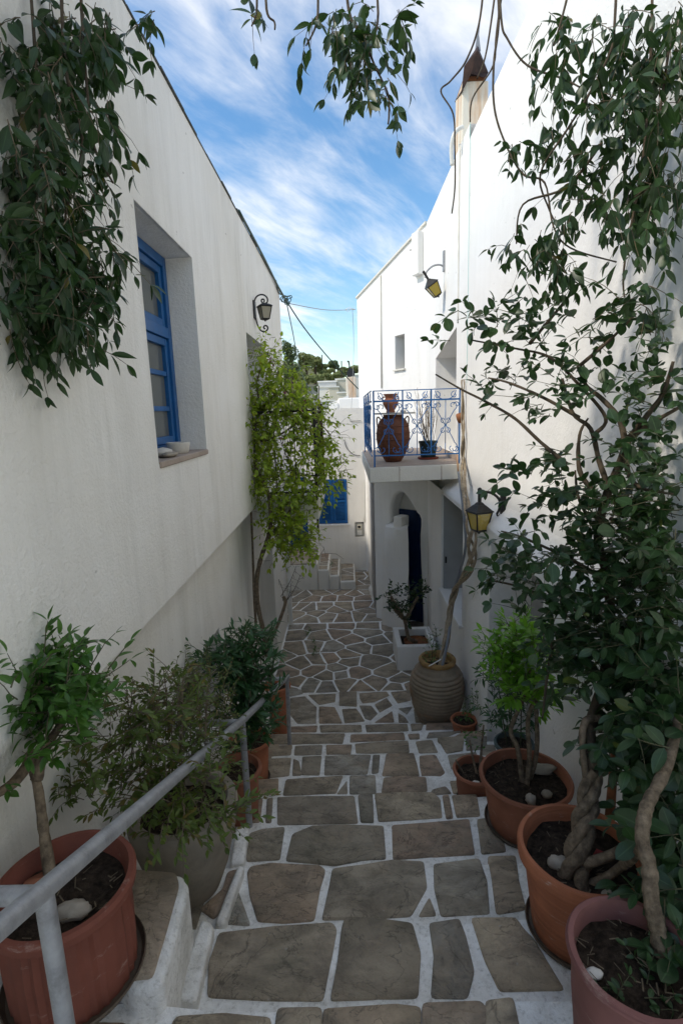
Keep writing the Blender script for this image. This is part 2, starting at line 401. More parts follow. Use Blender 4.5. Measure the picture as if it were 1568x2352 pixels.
# ------------------------------------------------------------------ ground, street, stairs
def ground_z(x, y): return -.9
g = MB(); n = 24
def hill_h(x, y):
    t = max(0., min(1., (y - 45) / 95.)); t = t * t * (3 - 2 * t)
    side = max(0., min(1., 1.08 - (x + 26) / 62.)) if x > -26 else 1.08
    h = t * 19.5 * side + 1.2 * nz((x * .06, y * .06, 3)) * t + .9 * nz((x * .2, y * .2, 9)) * t
    return -1.2 + h
xs = [-420, -260, -160, -110] + [-80 + 4 * i for i in range(36)] + [90, 140, 220, 420]
ys = [-120, -60, -20, 0, 15, 30] + [42 + 4 * i for i in range(32)] + [190, 240, 320, 480, 900]
for y in ys:
    for x in xs: g.v.append((x, y, hill_h(x, y)))
nx = len(xs)
for j in range(len(ys) - 1):
    for i in range(nx - 1):
        a = j * nx + i; g.f.append((a, a + 1, a + nx + 1, a + nx))
ter = g.build('hillside_ground', M['hillsoil'], smooth=True); tag(ter, kind='structure')

STEP_Y = [.79, 1.178, 1.546, 1.948, 2.328, 2.736, 3.118, 3.552, 3.925, 4.315, 4.69]
STEP_Z = [2.16 - .16 * i for i in range(11)]            # tread i ends at STEP_Y[i]
def wavy_block(mb, x0, x1, y0, y1, z0, z1, amp=.012, seed=0, nseg=26):
    # a tread whose far nosing wavers like hand-laid lime wash
    top = []
    for i in range(nseg + 1):
        x = lerp(x0, x1, i / nseg)
        top.append((x, y1 - .02 + amp * 2.0 * nz((x * 2.3, seed * 3.1, 1)) + amp * nz((x * 7, seed * 5.3, 4))))
    b = len(mb.v)
    rows = [((y0), z1), (None, z1 - .0), (None, z1 - .022), (None, z0)]
    for (yy, zz) in rows:
        for i, (x, ye) in enumerate(top):
            if yy is not None: y = yy
            elif zz == z1: y = ye
            else: y = ye + .012
            dz = .006 * nz((x * 4, seed, 8)) if zz == z1 and yy is None else 0
            mb.v.append((x, y, zz + dz))
    m = nseg + 1
    for r in range(3):
        for i in range(nseg): mb.f.append((b + r * m + i, b + r * m + i + 1, b + (r + 1) * m + i + 1, b + (r + 1) * m + i))
st = MB()
for i in range(11):
    y0 = STEP_Y[i - 1] - .12 if i else -3.2
    x1 = 1.29 if i < 3 else 1.62
    wavy_block(st, -1.02, x1, y0, STEP_Y[i], STEP_Z[i] - .5, STEP_Z[i], .012, i)
# landing and street levels
wavy_block(st, -1.02, 1.62, 4.55, 5.63, -.2, .40, .012, 21)
stairs = st.build('stairs', M['mortar'], auto=50); tag(stairs, kind='structure')
sb = MB()
wavy_block(sb, -1.02, 1.7, 5.5, 7.87, -.3, .32, .012, 22)
wavy_block(sb, -3.4, 1.7, 7.75, 8.92, -.3, .285, .012, 23)
wavy_block(sb, -3.4, 2.2, 8.8, 13.5, -.35, .25, .0, 24)
street = sb.build('street', M['mortar_clean'], auto=50); tag(street, kind='structure')
lb = MB(); lb.box(-3.4, -1.02, -3.2, 7.75, -.9, .2); lb.box(1.3, 4, -3.2, 13.5, -.95, .1); lb.box(-3.4, 4, 7, 13.5, -.95, -.1)
tag(lb.build('earth_base', M['dirtrock']), kind='structure')

# ---- stones
def area(p): return .5 * sum(p[i][0] * p[(i + 1) % len(p)][1] - p[(i + 1) % len(p)][0] * p[i][1] for i in range(len(p)))
def inset(p, d):
    if area(p) < 0: p = p[::-1]
    n = len(p); out = []
    for i in range(n):
        a = Vector(p[i - 1]).to_2d(); b = Vector(p[i]).to_2d(); c = Vector(p[(i + 1) % n]).to_2d()
        e1 = (b - a).normalized(); e2 = (c - b).normalized()
        n1 = Vector((-e1.y, e1.x)); n2 = Vector((-e2.y, e2.x)); k = 1 + n1.dot(n2)
        m = (n1 + n2) / max(k, .35); out.append(tuple(b + m * d))
    return out
def chaikin(p, q=.22):
    out = []; n = len(p)
    for i in range(n):
        a = Vector(p[i]).to_2d(); b = Vector(p[(i + 1) % n]).to_2d()
        out += [tuple(a.lerp(b, q)), tuple(a.lerp(b, 1 - q))]
    return out
def corner(p):
    out = []; n = len(p)
    for i in range(n):
        a = Vector(p[i - 1]).to_2d(); b = Vector(p[i]).to_2d(); c = Vector(p[(i + 1) % n]).to_2d()
        t1 = min(.013, .3 * (a - b).length); t2 = min(.013, .3 * (c - b).length)
        u1 = b + (a - b).normalized() * t1; u2 = b + (c - b).normalized() * t2
        out += [tuple(u1), tuple((u1 + u2) * .25 + b * .5), tuple(u2)]
    return out
def subdiv(p, maxlen):
    out = []; n = len(p)
    for i in range(n):
        a = Vector(p[i]).to_2d(); b = Vector(p[(i + 1) % n]).to_2d(); k = max(1, int((b - a).length / maxlen))
        for j in range(k): out.append(tuple(a.lerp(b, j / k)))
    return out
stone_count = 0
def stone(poly, z, parent, gap=.0, rise=.007, jit=.006, maxlen=.10):
    """one paving slab: an uneven polygon with a skirt, a worn arris and a slightly tilted top"""
    global stone_count
    if abs(area(poly)) < .0012: return
    if area(poly) < 0: poly = poly[::-1]
    if gap: poly = inset(poly, gap)
    if abs(area(poly)) < .0012 or area(poly) < 0: return
    p = subdiv(corner(poly), maxlen)
    s = stone_count * 1.7
    p = [(x + jit * nz((x * 9, y * 9, s)), y + jit * nz((x * 9, y * 9, s + 40))) for x, y in p]
    try: p2 = inset(p, .0045)
    except Exception: p2 = p
    c = Vector((sum(q[0] for q in p) / len(p), sum(q[1] for q in p) / len(p)))
    tx, ty = rnd.uniform(-.012, .012), rnd.uniform(-.012, .012); r = rise + rnd.uniform(-.002, .003)
    mb = MB(); n = len(p)
    mb.v = [(x, y, z - .02) for x, y in p] + [(x, y, z + r - .004) for x, y in p] + \
           [(x, y, z + r + (x - c.x) * tx + (y - c.y) * ty + .003 * nz((x * 6, y * 6, s))) for x, y in p2] + [(c.x, c.y, z + r + .002 * nz((c.x * 5, c.y * 5, s)))]
    for i in range(n):
        j = (i + 1) % n
        mb.f += [(i, j, n + j, n + i), (n + i, n + j, 2 * n + j, 2 * n + i), (2 * n + i, 2 * n + j, 3 * n)]
    o = mb.build('stone', M['stone'], parent, auto=60)
    stone_count += 1
def c2(pts, z): return [tuple(PZ(408.3 + x * .4167, 1421 + y * .4167, z)[:2]) for x, y in pts]
T = {}
T[1] = [[(560, 2165), (790, 2160), (790, 2420), (520, 2420)], [(815, 2160), (1200, 2135), (1330, 2150), (1330, 2430), (800, 2430)], [(1350, 2140), (1660, 2120), (1690, 2160), (1690, 2430), (1350, 2430)],
        [(1705, 2115), (1850, 2105), (1900, 2400), (1700, 2400)], [(0, 2190), (240, 2180), (500, 2210), (500, 2420), (-100, 2420)]]
T[2] = [[(235, 1745), (500, 1715), (850, 1690), (870, 1720), (835, 1900), (790, 2105), (450, 2095), (170, 2085), (180, 1900)],
        [(930, 1660), (1100, 1662), (1290, 1690), (1330, 1850), (1310, 2085), (1080, 2090), (850, 2105), (890, 1900), (915, 1720)],
        [(1390, 1690), (1545, 1665), (1585, 1760), (1625, 1950), (1585, 2085), (1405, 2085), (1410, 1850)],
        [(1615, 1660), (1855, 1650), (1905, 1720), (1955, 1780), (2115, 2050), (1775, 2045), (1695, 1870)]]
T[3] = [[(345, 1390), (325, 1480), (395, 1690), (245, 1680), (280, 1560)],
        [(390, 1400), (405, 1375), (520, 1360), (780, 1365), (810, 1390), (780, 1500), (745, 1660), (600, 1675), (440, 1675), (400, 1520)],
        [(860, 1385), (980, 1365), (1180, 1340), (1350, 1345), (1365, 1480), (1280, 1640), (1050, 1650), (800, 1660), (830, 1500)],
        [(1388, 1550), (1420, 1640), (1335, 1645)],
        [(1410, 1360), (1655, 1325), (1695, 1440), (1715, 1625), (1455, 1640), (1420, 1500)],
        [(1715, 1320), (1855, 1315), (1905, 1600), (1755, 1625), (1735, 1450)],
        [(130, 1600), (250, 1500), (285, 1400), (320, 1390), (230, 1620), (200, 1650)]]
T[4] = [[(400, 1190), (470, 1165), (580, 1160), (560, 1330), (380, 1338)], [(640, 1190), (740, 1150), (920, 1142), (1130, 1150), (1140, 1325), (1000, 1335), (870, 1358), (600, 1335)],
        [(1182, 1145), (1400, 1125), (1598, 1110), (1628, 1300), (1400, 1312), (1192, 1330)], [(1648, 1110), (1760, 1100), (1800, 1285), (1675, 1298)]]
T[5] = [[(400, 1000), (465, 995), (450, 1122), (395, 1125)], [(497, 995), (522, 990), (512, 1125), (490, 1125)], [(550, 990), (760, 985), (970, 985), (990, 1125), (850, 1130), (555, 1135)],
        [(1000, 975), (1070, 970), (1075, 1125), (1010, 1125)], [(1092, 970), (1250, 962), (1400, 965), (1440, 1000), (1450, 1098), (1280, 1108), (1110, 1118)], [(1462, 980), (1492, 975), (1512, 1098), (1482, 1102)], [(1515, 975), (1640, 970), (1660, 1090), (1535, 1095)]]
T[6] = [[(400, 895), (555, 885), (545, 972), (395, 978)], [(600, 890), (760, 878), (908, 870), (868, 965), (580, 972)], [(930, 900), (932, 965), (880, 968)], [(952, 872), (1085, 870), (1090, 963), (950, 966)],
        [(1140, 880), (1250, 872), (1360, 875), (1370, 953), (1130, 960)], [(1400, 945), (1470, 930), (1500, 965), (1390, 970)], [(1500, 900), (1640, 890), (1660, 960), (1520, 965)]]
T[7] = [[(500, 775), (622, 770), (608, 868), (495, 878)], [(690, 765), (790, 760), (780, 862), (682, 862)], [(640, 780), (665, 790), (680, 862), (635, 865)], [(815, 760), (940, 755), (1060, 755), (1040, 858), (810, 862)], [(1077, 755), (1110, 755), (1100, 850), (1067, 853)],
        [(1150, 750), (1298, 745), (1328, 868), (1130, 868)], [(1330, 760), (1420, 755), (1470, 850), (1430, 880), (1350, 880)], [(1490, 755), (1640, 740), (1650, 850), (1510, 830)]]
T[8] = [[(500, 705), (628, 700), (618, 753), (495, 760)], [(652, 705), (795, 700), (790, 748), (642, 753)], [(820, 700), (955, 695), (950, 748), (820, 748)], [(980, 690), (1130, 682), (1268, 676), (1273, 738), (985, 743)],
        [(1312, 682), (1395, 672), (1430, 740), (1330, 742)], [(1430, 662), (1575, 652), (1565, 728), (1480, 742)], [(1590, 655), (1700, 650), (1700, 720), (1590, 728)]]
T[9] = [[(510, 640), (715, 636), (920, 636), (905, 688), (510, 693)], [(955, 640), (1240, 630), (1250, 668), (950, 683)], [(1272, 640), (1328, 635), (1330, 663), (1280, 666)], [(1382, 630), (1558, 622), (1480, 653), (1372, 658)], [(1570, 630), (1700, 620), (1720, 645), (1520, 655)]]
T[10] = [[(570, 600), (765, 592), (762, 625), (560, 628)], [(785, 592), (1010, 590), (1012, 624), (790, 627)], [(1037, 588), (1262, 582), (1268, 620), (1040, 626)], [(1285, 583), (1350, 582), (1340, 615), (1290, 620)], [(1370, 580), (1600, 570), (1620, 608), (1370, 615)]]
for k, polys in T.items():
    z = STEP_Z[k]
    for p in polys: stone(c2(p, z), z, stairs, gap=-.005, jit=.008)
# slabs beside the steps, under the pots
for i in range(1, 11):
    z = STEP_Z[i]; y0 = STEP_Y[i - 1]; y1 = STEP_Y[i] - .05
    xl = [-.99, -.80, -.70] if i > 2 else [-.99, -.66, -.60]
    for a, b in ((-.99, -.82), (-.79, -.66)) if i > 3 else ((-.99, -.63),):
        if i in (2,): continue
        stone([(a, y0 + .03), (b, y0 + .03 + rnd.uniform(-.02, .02)), (b + rnd.uniform(-.02, .02), y1), (a, y1)], z, stairs)
    if i > 4:
        xr = 1.0 if i < 9 else 1.1
        stone([(xr, y0 + .02), (xr + .12, y0 + .02), (xr + .14, y1), (xr + .02, y1)], z, stairs)
K = [[(620, 440), (700, 430), (740, 470), (765, 490), (760, 578), (660, 580), (620, 530)], [(720, 422), (870, 415), (865, 460), (780, 475)], [(780, 487), (865, 490), (905, 578), (780, 578)], [(890, 407), (985, 405), (985, 485), (890, 480)],
     [(905, 502), (985, 500), (1030, 568), (920, 576)], [(1002, 412), (1150, 402), (1165, 425), (1080, 460), (1020, 468), (1002, 440)], [(1002, 480), (1065, 480), (1100, 525), (1060, 562), (1030, 552)], [(1085, 475), (1150, 440), (1180, 480), (1112, 518)],
     [(1172, 407), (1280, 395), (1285, 450), (1210, 468)], [(1180, 512), (1190, 572), (1085, 574)], [(1215, 497), (1290, 488), (1262, 528)], [(1212, 522), (1250, 545), (1270, 574), (1215, 574)], [(600, 392), (680, 392), (690, 415), (620, 430)],
     [(560, 400), (600, 400), (610, 560), (570, 575)], [(1290, 400), (1420, 395), (1430, 470), (1300, 480)], [(1300, 500), (1440, 490), (1450, 575), (1310, 575)]]
for p in K: stone(c2(p, .40), .40, stairs, gap=-.002)
def voronoi(seeds, bound):
    cells = []
    for i, s in enumerate(seeds):
        poly = list(bound)
        for j, t in enumerate(seeds):
            if i == j: continue
            mx, my = (s[0] + t[0]) / 2, (s[1] + t[1]) / 2; dx, dy = t[0] - s[0], t[1] - s[1]
            out = []
            for a in range(len(poly)):
                p, q = poly[a], poly[(a + 1) % len(poly)]
                dp = (p[0] - mx) * dx + (p[1] - my) * dy; dq = (q[0] - mx) * dx + (q[1] - my) * dy
                if dp <= 0: out.append(p)
                if dp * dq < 0:
                    t_ = dp / (dp - dq); out.append((p[0] + (q[0] - p[0]) * t_, p[1] + (q[1] - p[1]) * t_))
            poly = out
            if len(poly) < 3: break
        if len(poly) >= 3: cells.append(poly)
    return cells
def c4(pts, z): return [tuple(PZ(522.7 + x * .3646, 1176 + y * .3646, z)[:2]) for x, y in pts]
L = [(430, 715), (540, 720), (720, 715), (890, 715), (1030, 715), (430, 770), (590, 780), (880, 760), (430, 860), (550, 845), (650, 850), (780, 805), (950, 810), (985, 858), (830, 855), (745, 900), (560, 935), (650, 920), (370, 1010), (765, 945), (900, 950),
     (550, 995), (690, 990), (810, 1010), (1010, 1010), (625, 1025), (705, 1020), (740, 1085), (520, 1095), (620, 1105), (840, 1108), (935, 1075), (420, 1080), (1090, 1050), (1065, 1110), (470, 955), (690, 765), (1060, 790), (340, 900), (380, 1115), (1150, 900), (1180, 1000), (1150, 1100), (1120, 740)]
for cpoly in voronoi(c4(L, .32), [(-.99, 5.66), (1.17, 5.66), (1.17, 7.83), (-.99, 7.83)]): stone(cpoly, .32, street, gap=.015, jit=.014, maxlen=.08)
Ms = [(400, 590), (455, 595), (520, 605), (600, 600), (740, 595), (840, 590), (890, 622), (430, 650), (500, 668), (630, 655), (740, 660), (830, 655), (905, 662), (1000, 640), (680, 615), (1060, 600), (330, 640), (560, 640), (950, 600)]
for cpoly in voronoi(c4(Ms, .285), [(-1.3, 7.93), (.95, 7.93), (.95, 8.87), (-1.3, 8.87)]): stone(cpoly, .285, street, gap=.014, jit=.012)
Ns = [(470, 530), (590, 510), (670, 490), (640, 545), (800, 515), (720, 500), (850, 545), (870, 440), (835, 415), (860, 475), (840, 390), (890, 385), (900, 420), (400, 520), (740, 545), (540, 545), (880, 500), (820, 450), (860, 365), (900, 365)]
for cpoly in voronoi(c4(Ns, .25), [(-1.5, 8.98), (.55, 8.98), (.60, 10.9), (-1.5, 10.9)]): stone(cpoly, .25, street, gap=.014, jit=.012)

# low stone block with whitewashed side, next to the steps
bl = MB()
blz = 2.10
pts = [PZ(300, 1996, blz), PZ(420, 2003, blz), PZ(436, 2030, blz), PZ(372, 2262, blz), PZ(300, 2275, blz), PZ(230, 2180, blz)]
bl.prism([(p.x, p.y) for p in pts], 1.6, blz)
blo = bl.build('kerb_block', M['riser'], stairs, bevel=.025, seg=3)
q = [PZ(300, 2005, blz), PZ(405, 2010, blz), PZ(412, 2035, blz), PZ(352, 2250, blz), PZ(300, 2255, blz), PZ(250, 2180, blz)]
stone([(p.x, p.y) for p in q], blz, stairs, rise=.012)
kb = MB()          # whitewashed kerb ramp on the left of the steps
for i in (2, 3, 4):
    z = STEP_Z[i]; y0, y1 = STEP_Y[i - 1], STEP_Y[i]
    e = {2: ((462, 2105), (492, 2120), (450, 2300), (400, 2290)), 3: ((545, 1985), (562, 1985), (515, 2120), (492, 2118)), 4: ((542, 1895), (572, 1900), (560, 1980), (528, 1985))}[i]
    kb.prism([tuple(PZ(u, v, z + .05)[:2]) for u, v in e], z - .1, z + .05)
kb.build('kerb', M['riser'], stairs, bevel=.018, seg=3)

# ------------------------------------------------------------------ left house
def wall_grid(mb, ax, c, a0, a1, z0, z1, holes, depth, sgn, maxc=.6, back=False):
    """wall face on plane ax=c spanning a0..a1 x z0..z1 with rectangular openings; reveals run `depth` along sgn"""
    us = sorted({a0, a1, *[h[0] for h in holes], *[h[1] for h in holes]}); zs = sorted({z0, z1, *[h[2] for h in holes], *[h[3] for h in holes]})
    us = [u for u in us if a0 <= u <= a1]; zs = [z for z in zs if z0 <= z <= z1]
    P = (lambda a, z, d=0: (c + sgn * d, a, z)) if ax == 0 else (lambda a, z, d=0: (a, c + sgn * d, z))
    for i in range(len(us) - 1):
        for j in range(len(zs) - 1):
            um, zm = (us[i] + us[i + 1]) / 2, (zs[j] + zs[j + 1]) / 2
            if any(h[0] < um < h[1] and h[2] < zm < h[3] for h in holes): continue
            mb.quad(P(us[i], zs[j]), P(us[i + 1], zs[j]), P(us[i + 1], zs[j + 1]), P(us[i], zs[j + 1]))
    for h in holes:
        d = h[4] if len(h) > 4 else depth
        A, B, C_, D = h[:4]
        mb.quad(P(A, C_), P(B, C_), P(B, C_, d), P(A, C_, d)); mb.quad(P(A, D), P(B, D), P(B, D, d), P(A, D, d))
        mb.quad(P(A, C_), P(A, D), P(A, D, d), P(A, C_, d)); mb.quad(P(B, C_), P(B, D), P(B, D, d), P(B, C_, d))
        if len(h) > 5: mb.quad(P(A, C_, d), P(B, C_, d), P(B, D, d), P(A, D, d))
XL = -.87; XLL = -1.0
lh = empty('house', (-3.5, 2.5, 0), 'long white house with streaked wall and deep blue window on the left of the alley', 'house')
win = (2.435, 3.30, 3.386, 4.516); bdoor = (4.96, 5.985, 2.82, 4.335)
ROOF = 5.30; ENDL = 7.80
mb = MB()
wall_grid(mb, 0, XL, -.9, ENDL, 2.74, ROOF, [(*win, .34), (*bdoor, .30)], .3, -1)
mb.quad((XL, -.9, 2.74), (XL, ENDL, 2.74), (XLL - .05, ENDL, 2.74), (XLL - .05, -.9, 2.74))       # underside of the thicker upper plaster
mb.quad((XL, ENDL, 2.74), (XL, ENDL, ROOF), (-6, ENDL, ROOF), (-6, ENDL, 2.74))
mb.quad((XL, -.9, 2.74), (XL, -.9, ROOF), (-6, -.9, ROOF), (-6, -.9, 2.74))
mb.quad((-6, -.9, 0), (-6, ENDL, 0), (-6, ENDL, ROOF), (-6, -.9, ROOF))
mb.quad((XL, -.9, ROOF), (XL, ENDL, ROOF), (-6, ENDL, ROOF), (-6, -.9, ROOF))
wl_o = mb.build('wall', M['wall_l'], lh, bevel=.028, seg=3, clean=True)
vent = PX(503, 1446, XLL); ld = PX(625, 1255, XLL)
mb = MB()
lowdoor = (5.55, ld.y, .34, ld.z)
ventr = (2.75, vent.y, 1.35, vent.z + .02)
wall_grid(mb, 0, XLL, -.9, ENDL + .08, -.2, 2.735, [(*lowdoor, .34), (*ventr, .22)], .3, -1)
mb.quad((XLL, ENDL + .08, -.2), (XLL, ENDL + .08, 2.735), (-6, ENDL + .08, 2.735), (-6, ENDL + .08, -.2))
mb.build('lower_wall', M['wall_l'], lh, bevel=.02, seg=3, clean=True)
MB().box(XLL - .42, XLL - .30, lowdoor[0] - .02, lowdoor[1] + .02, .2, lowdoor[3] + .02).build('door', M['greypaint'], lh)
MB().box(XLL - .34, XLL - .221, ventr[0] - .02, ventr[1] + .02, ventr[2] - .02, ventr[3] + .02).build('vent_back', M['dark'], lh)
MB().box(-6, -1.62, ENDL + .1, 10.7, -.2, 3.25).build('unseen_shade_block', M['wall_l'], lh)  # unseen block added to keep the sun off the back stairs
# roof edge: thin dark coping of broken slates, cable laid along it
mb = MB(); y = -.85
while y < ENDL - .05:
    L_ = rnd.uniform(.16, .42); y2 = min(y + L_, ENDL + .02)
    mb.box(XL - .3, XL + .006 + rnd.uniform(-.004, .007), y, y2 - .004, ROOF + .001, ROOF + .010 + rnd.uniform(0, .010)); y = y2
mb.build('roof_coping', M['roofedge'], lh)
# window
wx = XL - .155
fr = MB(); Yw0, Yw1, Zw0, Zw1 = win[0] + .004, win[1] - .004, win[2] + .004, win[3] - .004
W_ = .055
def bars(mb, x0, x1, rects):
    for (a, b, c_, d) in rects: mb.box(x0, x1, a, b, c_, d)
ztr = 4.085
winp = MB(); bars(winp, wx - .09, wx, [(Yw0, Yw0 + W_, Zw0, Zw1), (Yw1 - W_, Yw1, Zw0, Zw1), (Yw0 + W_, Yw1 - W_, Zw1 - W_, Zw1), (Yw0 + W_, Yw1 - W_, Zw0, Zw0 + W_), (Yw0 + W_, Yw1 - W_, ztr - .03, ztr + .03)])
window = winp.build('window', M['blue'], lh, bevel=.004)
ym = (Yw0 + Yw1) / 2
def sash(a, b, c_, d, panes):
    w = .042; m_ = MB()
    bars(m_, wx - .07, wx - .014, [(a, a + w, c_, d), (b - w, b, c_, d), (a + w, b - w, d - w, d), (a + w, b - w, c_, c_ + w)])
    for k in range(1, panes):
        z = lerp(c_, d, k / panes); bars(m_, wx - .06, wx - .02, [(a + w, b - w, z - .014, z + .014)])
    s_ = m_.build('sash', M['blue'], window, bevel=.004)
    for k in range(panes):
        z0 = lerp(c_, d, k / panes) + .014; z1 = lerp(c_, d, (k + 1) / panes) - .014
        MB().box(wx - .044, wx - .038, a + w - .006, b - w + .006, z0 - .01, z1 + .01).build('pane', M['pane'], window)
for (a, b) in ((Yw0 + W_ + .003, ym - .002), (ym + .002, Yw1 - W_ - .003)):
    sash(a, b, Zw0 + W_ + .003, ztr - .033, 3); sash(a, b, ztr + .033, Zw1 - W_ - .003, 1)
MB().box(wx - .20, wx - .12, Yw0 - .02, Yw1 + .02, Zw0 - .02, Zw1 + .02).build('curtain', M['far_grey'], window)
# worn sill slab
sl = MB(); sl.box(XL - .15, XL + .012, win[0] + .006, win[1] - .006, win[2] - .02, win[2] + .012)
sl.build('sill', M['balc_top'], lh, bevel=.008, clean=True)
# blue balcony door in the recess
bd = MB(); xb = XL - .24
bars(bd, xb - .05, xb, [(bdoor[0] + .01, bdoor[0] + .09, 2.85, 4.32), (bdoor[1] - .09, bdoor[1] - .01, 2.85, 4.32), (bdoor[0] + .09, bdoor[1] - .09, 4.24, 4.32), (bdoor[0] + .09, bdoor[1] - .09, 2.85, 3.0), (bdoor[0] + .09, bdoor[1] - .09, 3.5, 3.58), (5.43, 5.51, 3.0, 4.24)])
bdo = bd.build('door', M['blue'], lh, bevel=.004)
MB().box(xb - .04, xb - .03, bdoor[0] + .05, bdoor[1] - .05, 2.9, 4.3).build('pane', M['pane'], bdo)
# downpipe at the far corner
MB().tube([(XLL + .05, ENDL + .02, 2.72), (XLL + .05, ENDL + .02, .30)], .035, 10).build('downpipe', M['cable_w'], lh, auto=40)

# objects on the sill
stn = MB(); c = PX(385, 1050, XL - .05)
def pebble(mb, c, r, sx=1, sy=1, sz=1, seed=0, n=10, rough=.16):
    c = Vector(c); b = len(mb.v); rows = n // 2 + 1
    for i in range(rows + 1):
        th = math.pi * i / rows
        for k in range(n):
            a = 2 * math.pi * k / n; d = Vector((math.sin(th) * math.cos(a), math.sin(th) * math.sin(a), math.cos(th)))
            q = 1 + rough * nz(d * (1.3 if rough < .2 else 2.4) + Vector((seed * 3.7, seed, 0)))
            mb.v.append((c.x + d.x * r * sx * q, c.y + d.y * r * sy * q, c.z + d.z * r * sz * q))
    for i in range(rows):
        for k in range(n):
            k2 = (k + 1) % n; mb.f.append((b + i * n + k, b + (i + 1) * n + k, b + (i + 1) * n + k2, b + i * n + k2))
    return mb
zs = win[2] + .012
c = PX(377, 1044, XL - .06)
tag(pebble(MB(), (XL - .07, c.y + .02, zs + .024), .05, 1, 1.2, .5, 1).build('stone', M['pebble_w'], smooth=True), 'smooth whitish round stone at the near end of the window sill', 'stone')
c = PX(392, 1050, XL - .03)
tag(pebble(MB(), (XL - .035, c.y + .01, zs + .014), .06, .6, 1.5, .25, 5).build('stone', M['pebble'], smooth=True), 'flat brown stone lying in front of the marble mortar on the sill', 'stone')
c = PX(413, 1040, XL - .06)
mo = MB(); mo.lathe([(.048, 0), (.058, .01), (.066, .055), (.063, .062), (.055, .062), (.047, .052), (.03, .034), (0, .03)], (XL - .075, c.y + .02, zs), 20, lambda r, z, a, i: (r * (1 + .05 * math.sin(3 * a)), z))
tag(mo.build('mortar_bowl', M['pebble_w'], auto=40), 'shallow white marble mortar bowl on the window sill', 'bowl')
# ------------------------------------------------------------------ right house (nearest), chimney
XR = 1.30; XRL = 1.15
rh = empty('house', (3.0, 2.0, 0), 'tall bright white house on the right behind the climbing plants, ledge along its foot', 'house')
NE = 6.22; RT = 6.22
mb = MB()
mb.quad((XR, -.9, 2.5), (XR, NE, 2.5), (XR, NE, RT), (XR, -.9, RT))
mb.quad((XR, NE, 2.5), (6, NE, 2.5), (6, NE, RT), (XR, NE, RT)); mb.quad((XR, -.9, 0), (6, -.9, 0), (6, -.9, RT), (XR, -.9, RT))
mb.quad((XR, -.9, RT), (XR, NE, RT), (6, NE, RT), (6, -.9, RT)); mb.quad((6, -.9, 0), (6, NE, 0), (6, NE, RT), (6, -.9, RT))
mb.build('wall', M['wall_r'], rh, bevel=.04, seg=3, clean=True)
mb = MB()
alc = (2.985, 4.14, .3, 2.56, .36); opn = (5.16, 6.34, 1.38, 2.585, .42)
wall_grid(mb, 0, XRL, -.9, 7.55, -.2, 2.625, [alc, opn], .36, 1)
# rounded shoulder from the lower wall up to the upper one
prof = [(XRL, 2.625), (XRL + .012, 2.652), (XRL + .04, 2.675), (XRL + .09, 2.705), (XR - .03, 2.735), (XR - .008, 2.765), (XR + .004, 2.82)]
seg = 60; b = len(mb.v)
ysg = [lerp(-.9, 6.35, i / seg) for i in range(seg + 1)]
for (x, z) in prof:
    for y in ysg: mb.v.append((x + (.010 * nz((y * 1.3, z * 4, 2)) if x > XRL and x < XR else 0), y, z + (.012 * nz((y * 1.1, 0, 5)) if z > 2.63 else 0)))
m_ = seg + 1
for r in range(len(prof) - 1):
    for i in range(seg): mb.f.append((b + r * m_ + i, b + r * m_ + i + 1, b + (r + 1) * m_ + i + 1, b + (r + 1) * m_ + i))
lw = mb.build('lower_wall', M['wall_low'], rh, auto=35)
MB().box(XRL + .34, XRL + .40, alc[0] - .03, alc[1] + .03, .2, 2.6).build('door', M['greypaint'], rh)
gp = MB(); gp.box(XRL + .02, XRL + .44, opn[1] - .045, opn[1] - .006, opn[2] + .005, opn[3] - .01)
cup = gp.build('cupboard_door', M['greypaint'], rh, bevel=.004)
MB().box(XRL + .035, XRL + .055, opn[1] - .062, opn[1] - .045, 1.72, 1.80).build('handle', M['iron'], cup)
MB().box(XRL + .40, XRL + .44, opn[0] - .02, opn[1] + .02, opn[2] - .02, opn[3] + .02).build('cupboard_back', M['far_grey'], rh)
MB().box(XRL - .035, XRL + .40, opn[0] - .02, opn[1] + .0, opn[2] - .035, opn[2] + .002).build('sill', M['wall_low'], rh, bevel=.006)
# long diagonal batten under the sill
p1 = PX(1008, 1357, XRL - .006); p2 = PX(1062, 1441, XRL - .006)
MB().tube([p1, p2], .008, 5).build('batten', M['wall_low'], rh)
# crack / cable ridge down the seam
mb = MB(); pts = []
for i in range(22):
    v = lerp(330, 742, i / 21); p = PY(1048.5, v, NE - .0); pts.append((XR + .006 + .006 * nz((i * .9, 1, 1)), NE + .012, p.z))
mb.tube(pts, [.012 + .007 * nz((i * .7, 3, 2)) for i in range(22)], 6)
mb.build('seam_ridge', M['balc_edge'], rh, smooth=True)

ch = empty('chimney', (1.5, 6.0, 6.2), 'rust-stained white chimney with dark pointed metal cowl on the right-hand roof', 'chimney')
CY = 6.34
cb = PY(1060, 300, CY); ct = PY(1061, 186, CY); cr = PY(1113, 182, CY)
cx0, cx1 = cb.x, cr.x + .04
mb = MB(); mb.box(cx0, cx1, CY, CY + .36, 6.2, ct.z)
def rustplaster():
    k = N('rusty_plaster')
    st = k.ramp(k.noise(9, 5, .6, sc=(1, 1, .12)), [(.42, 0.), (.66, 1.)])
    c = k.mix(k.math('MULTIPLY', st, .8), (.72, .67, .57), (.52, .26, .10))
    return k.fin(c, .9, k.bump(k.noise(60, 4, .6), .3, .008), .2)
mb.build('shaft', rustplaster(), ch, bevel=.015, clean=True)
mb = MB(); mb.box(cx0 + .02, cx1 - .03, CY + .02, CY + .34, ct.z, ct.z + .05); mb.build('collar', M['rust_can'], ch)
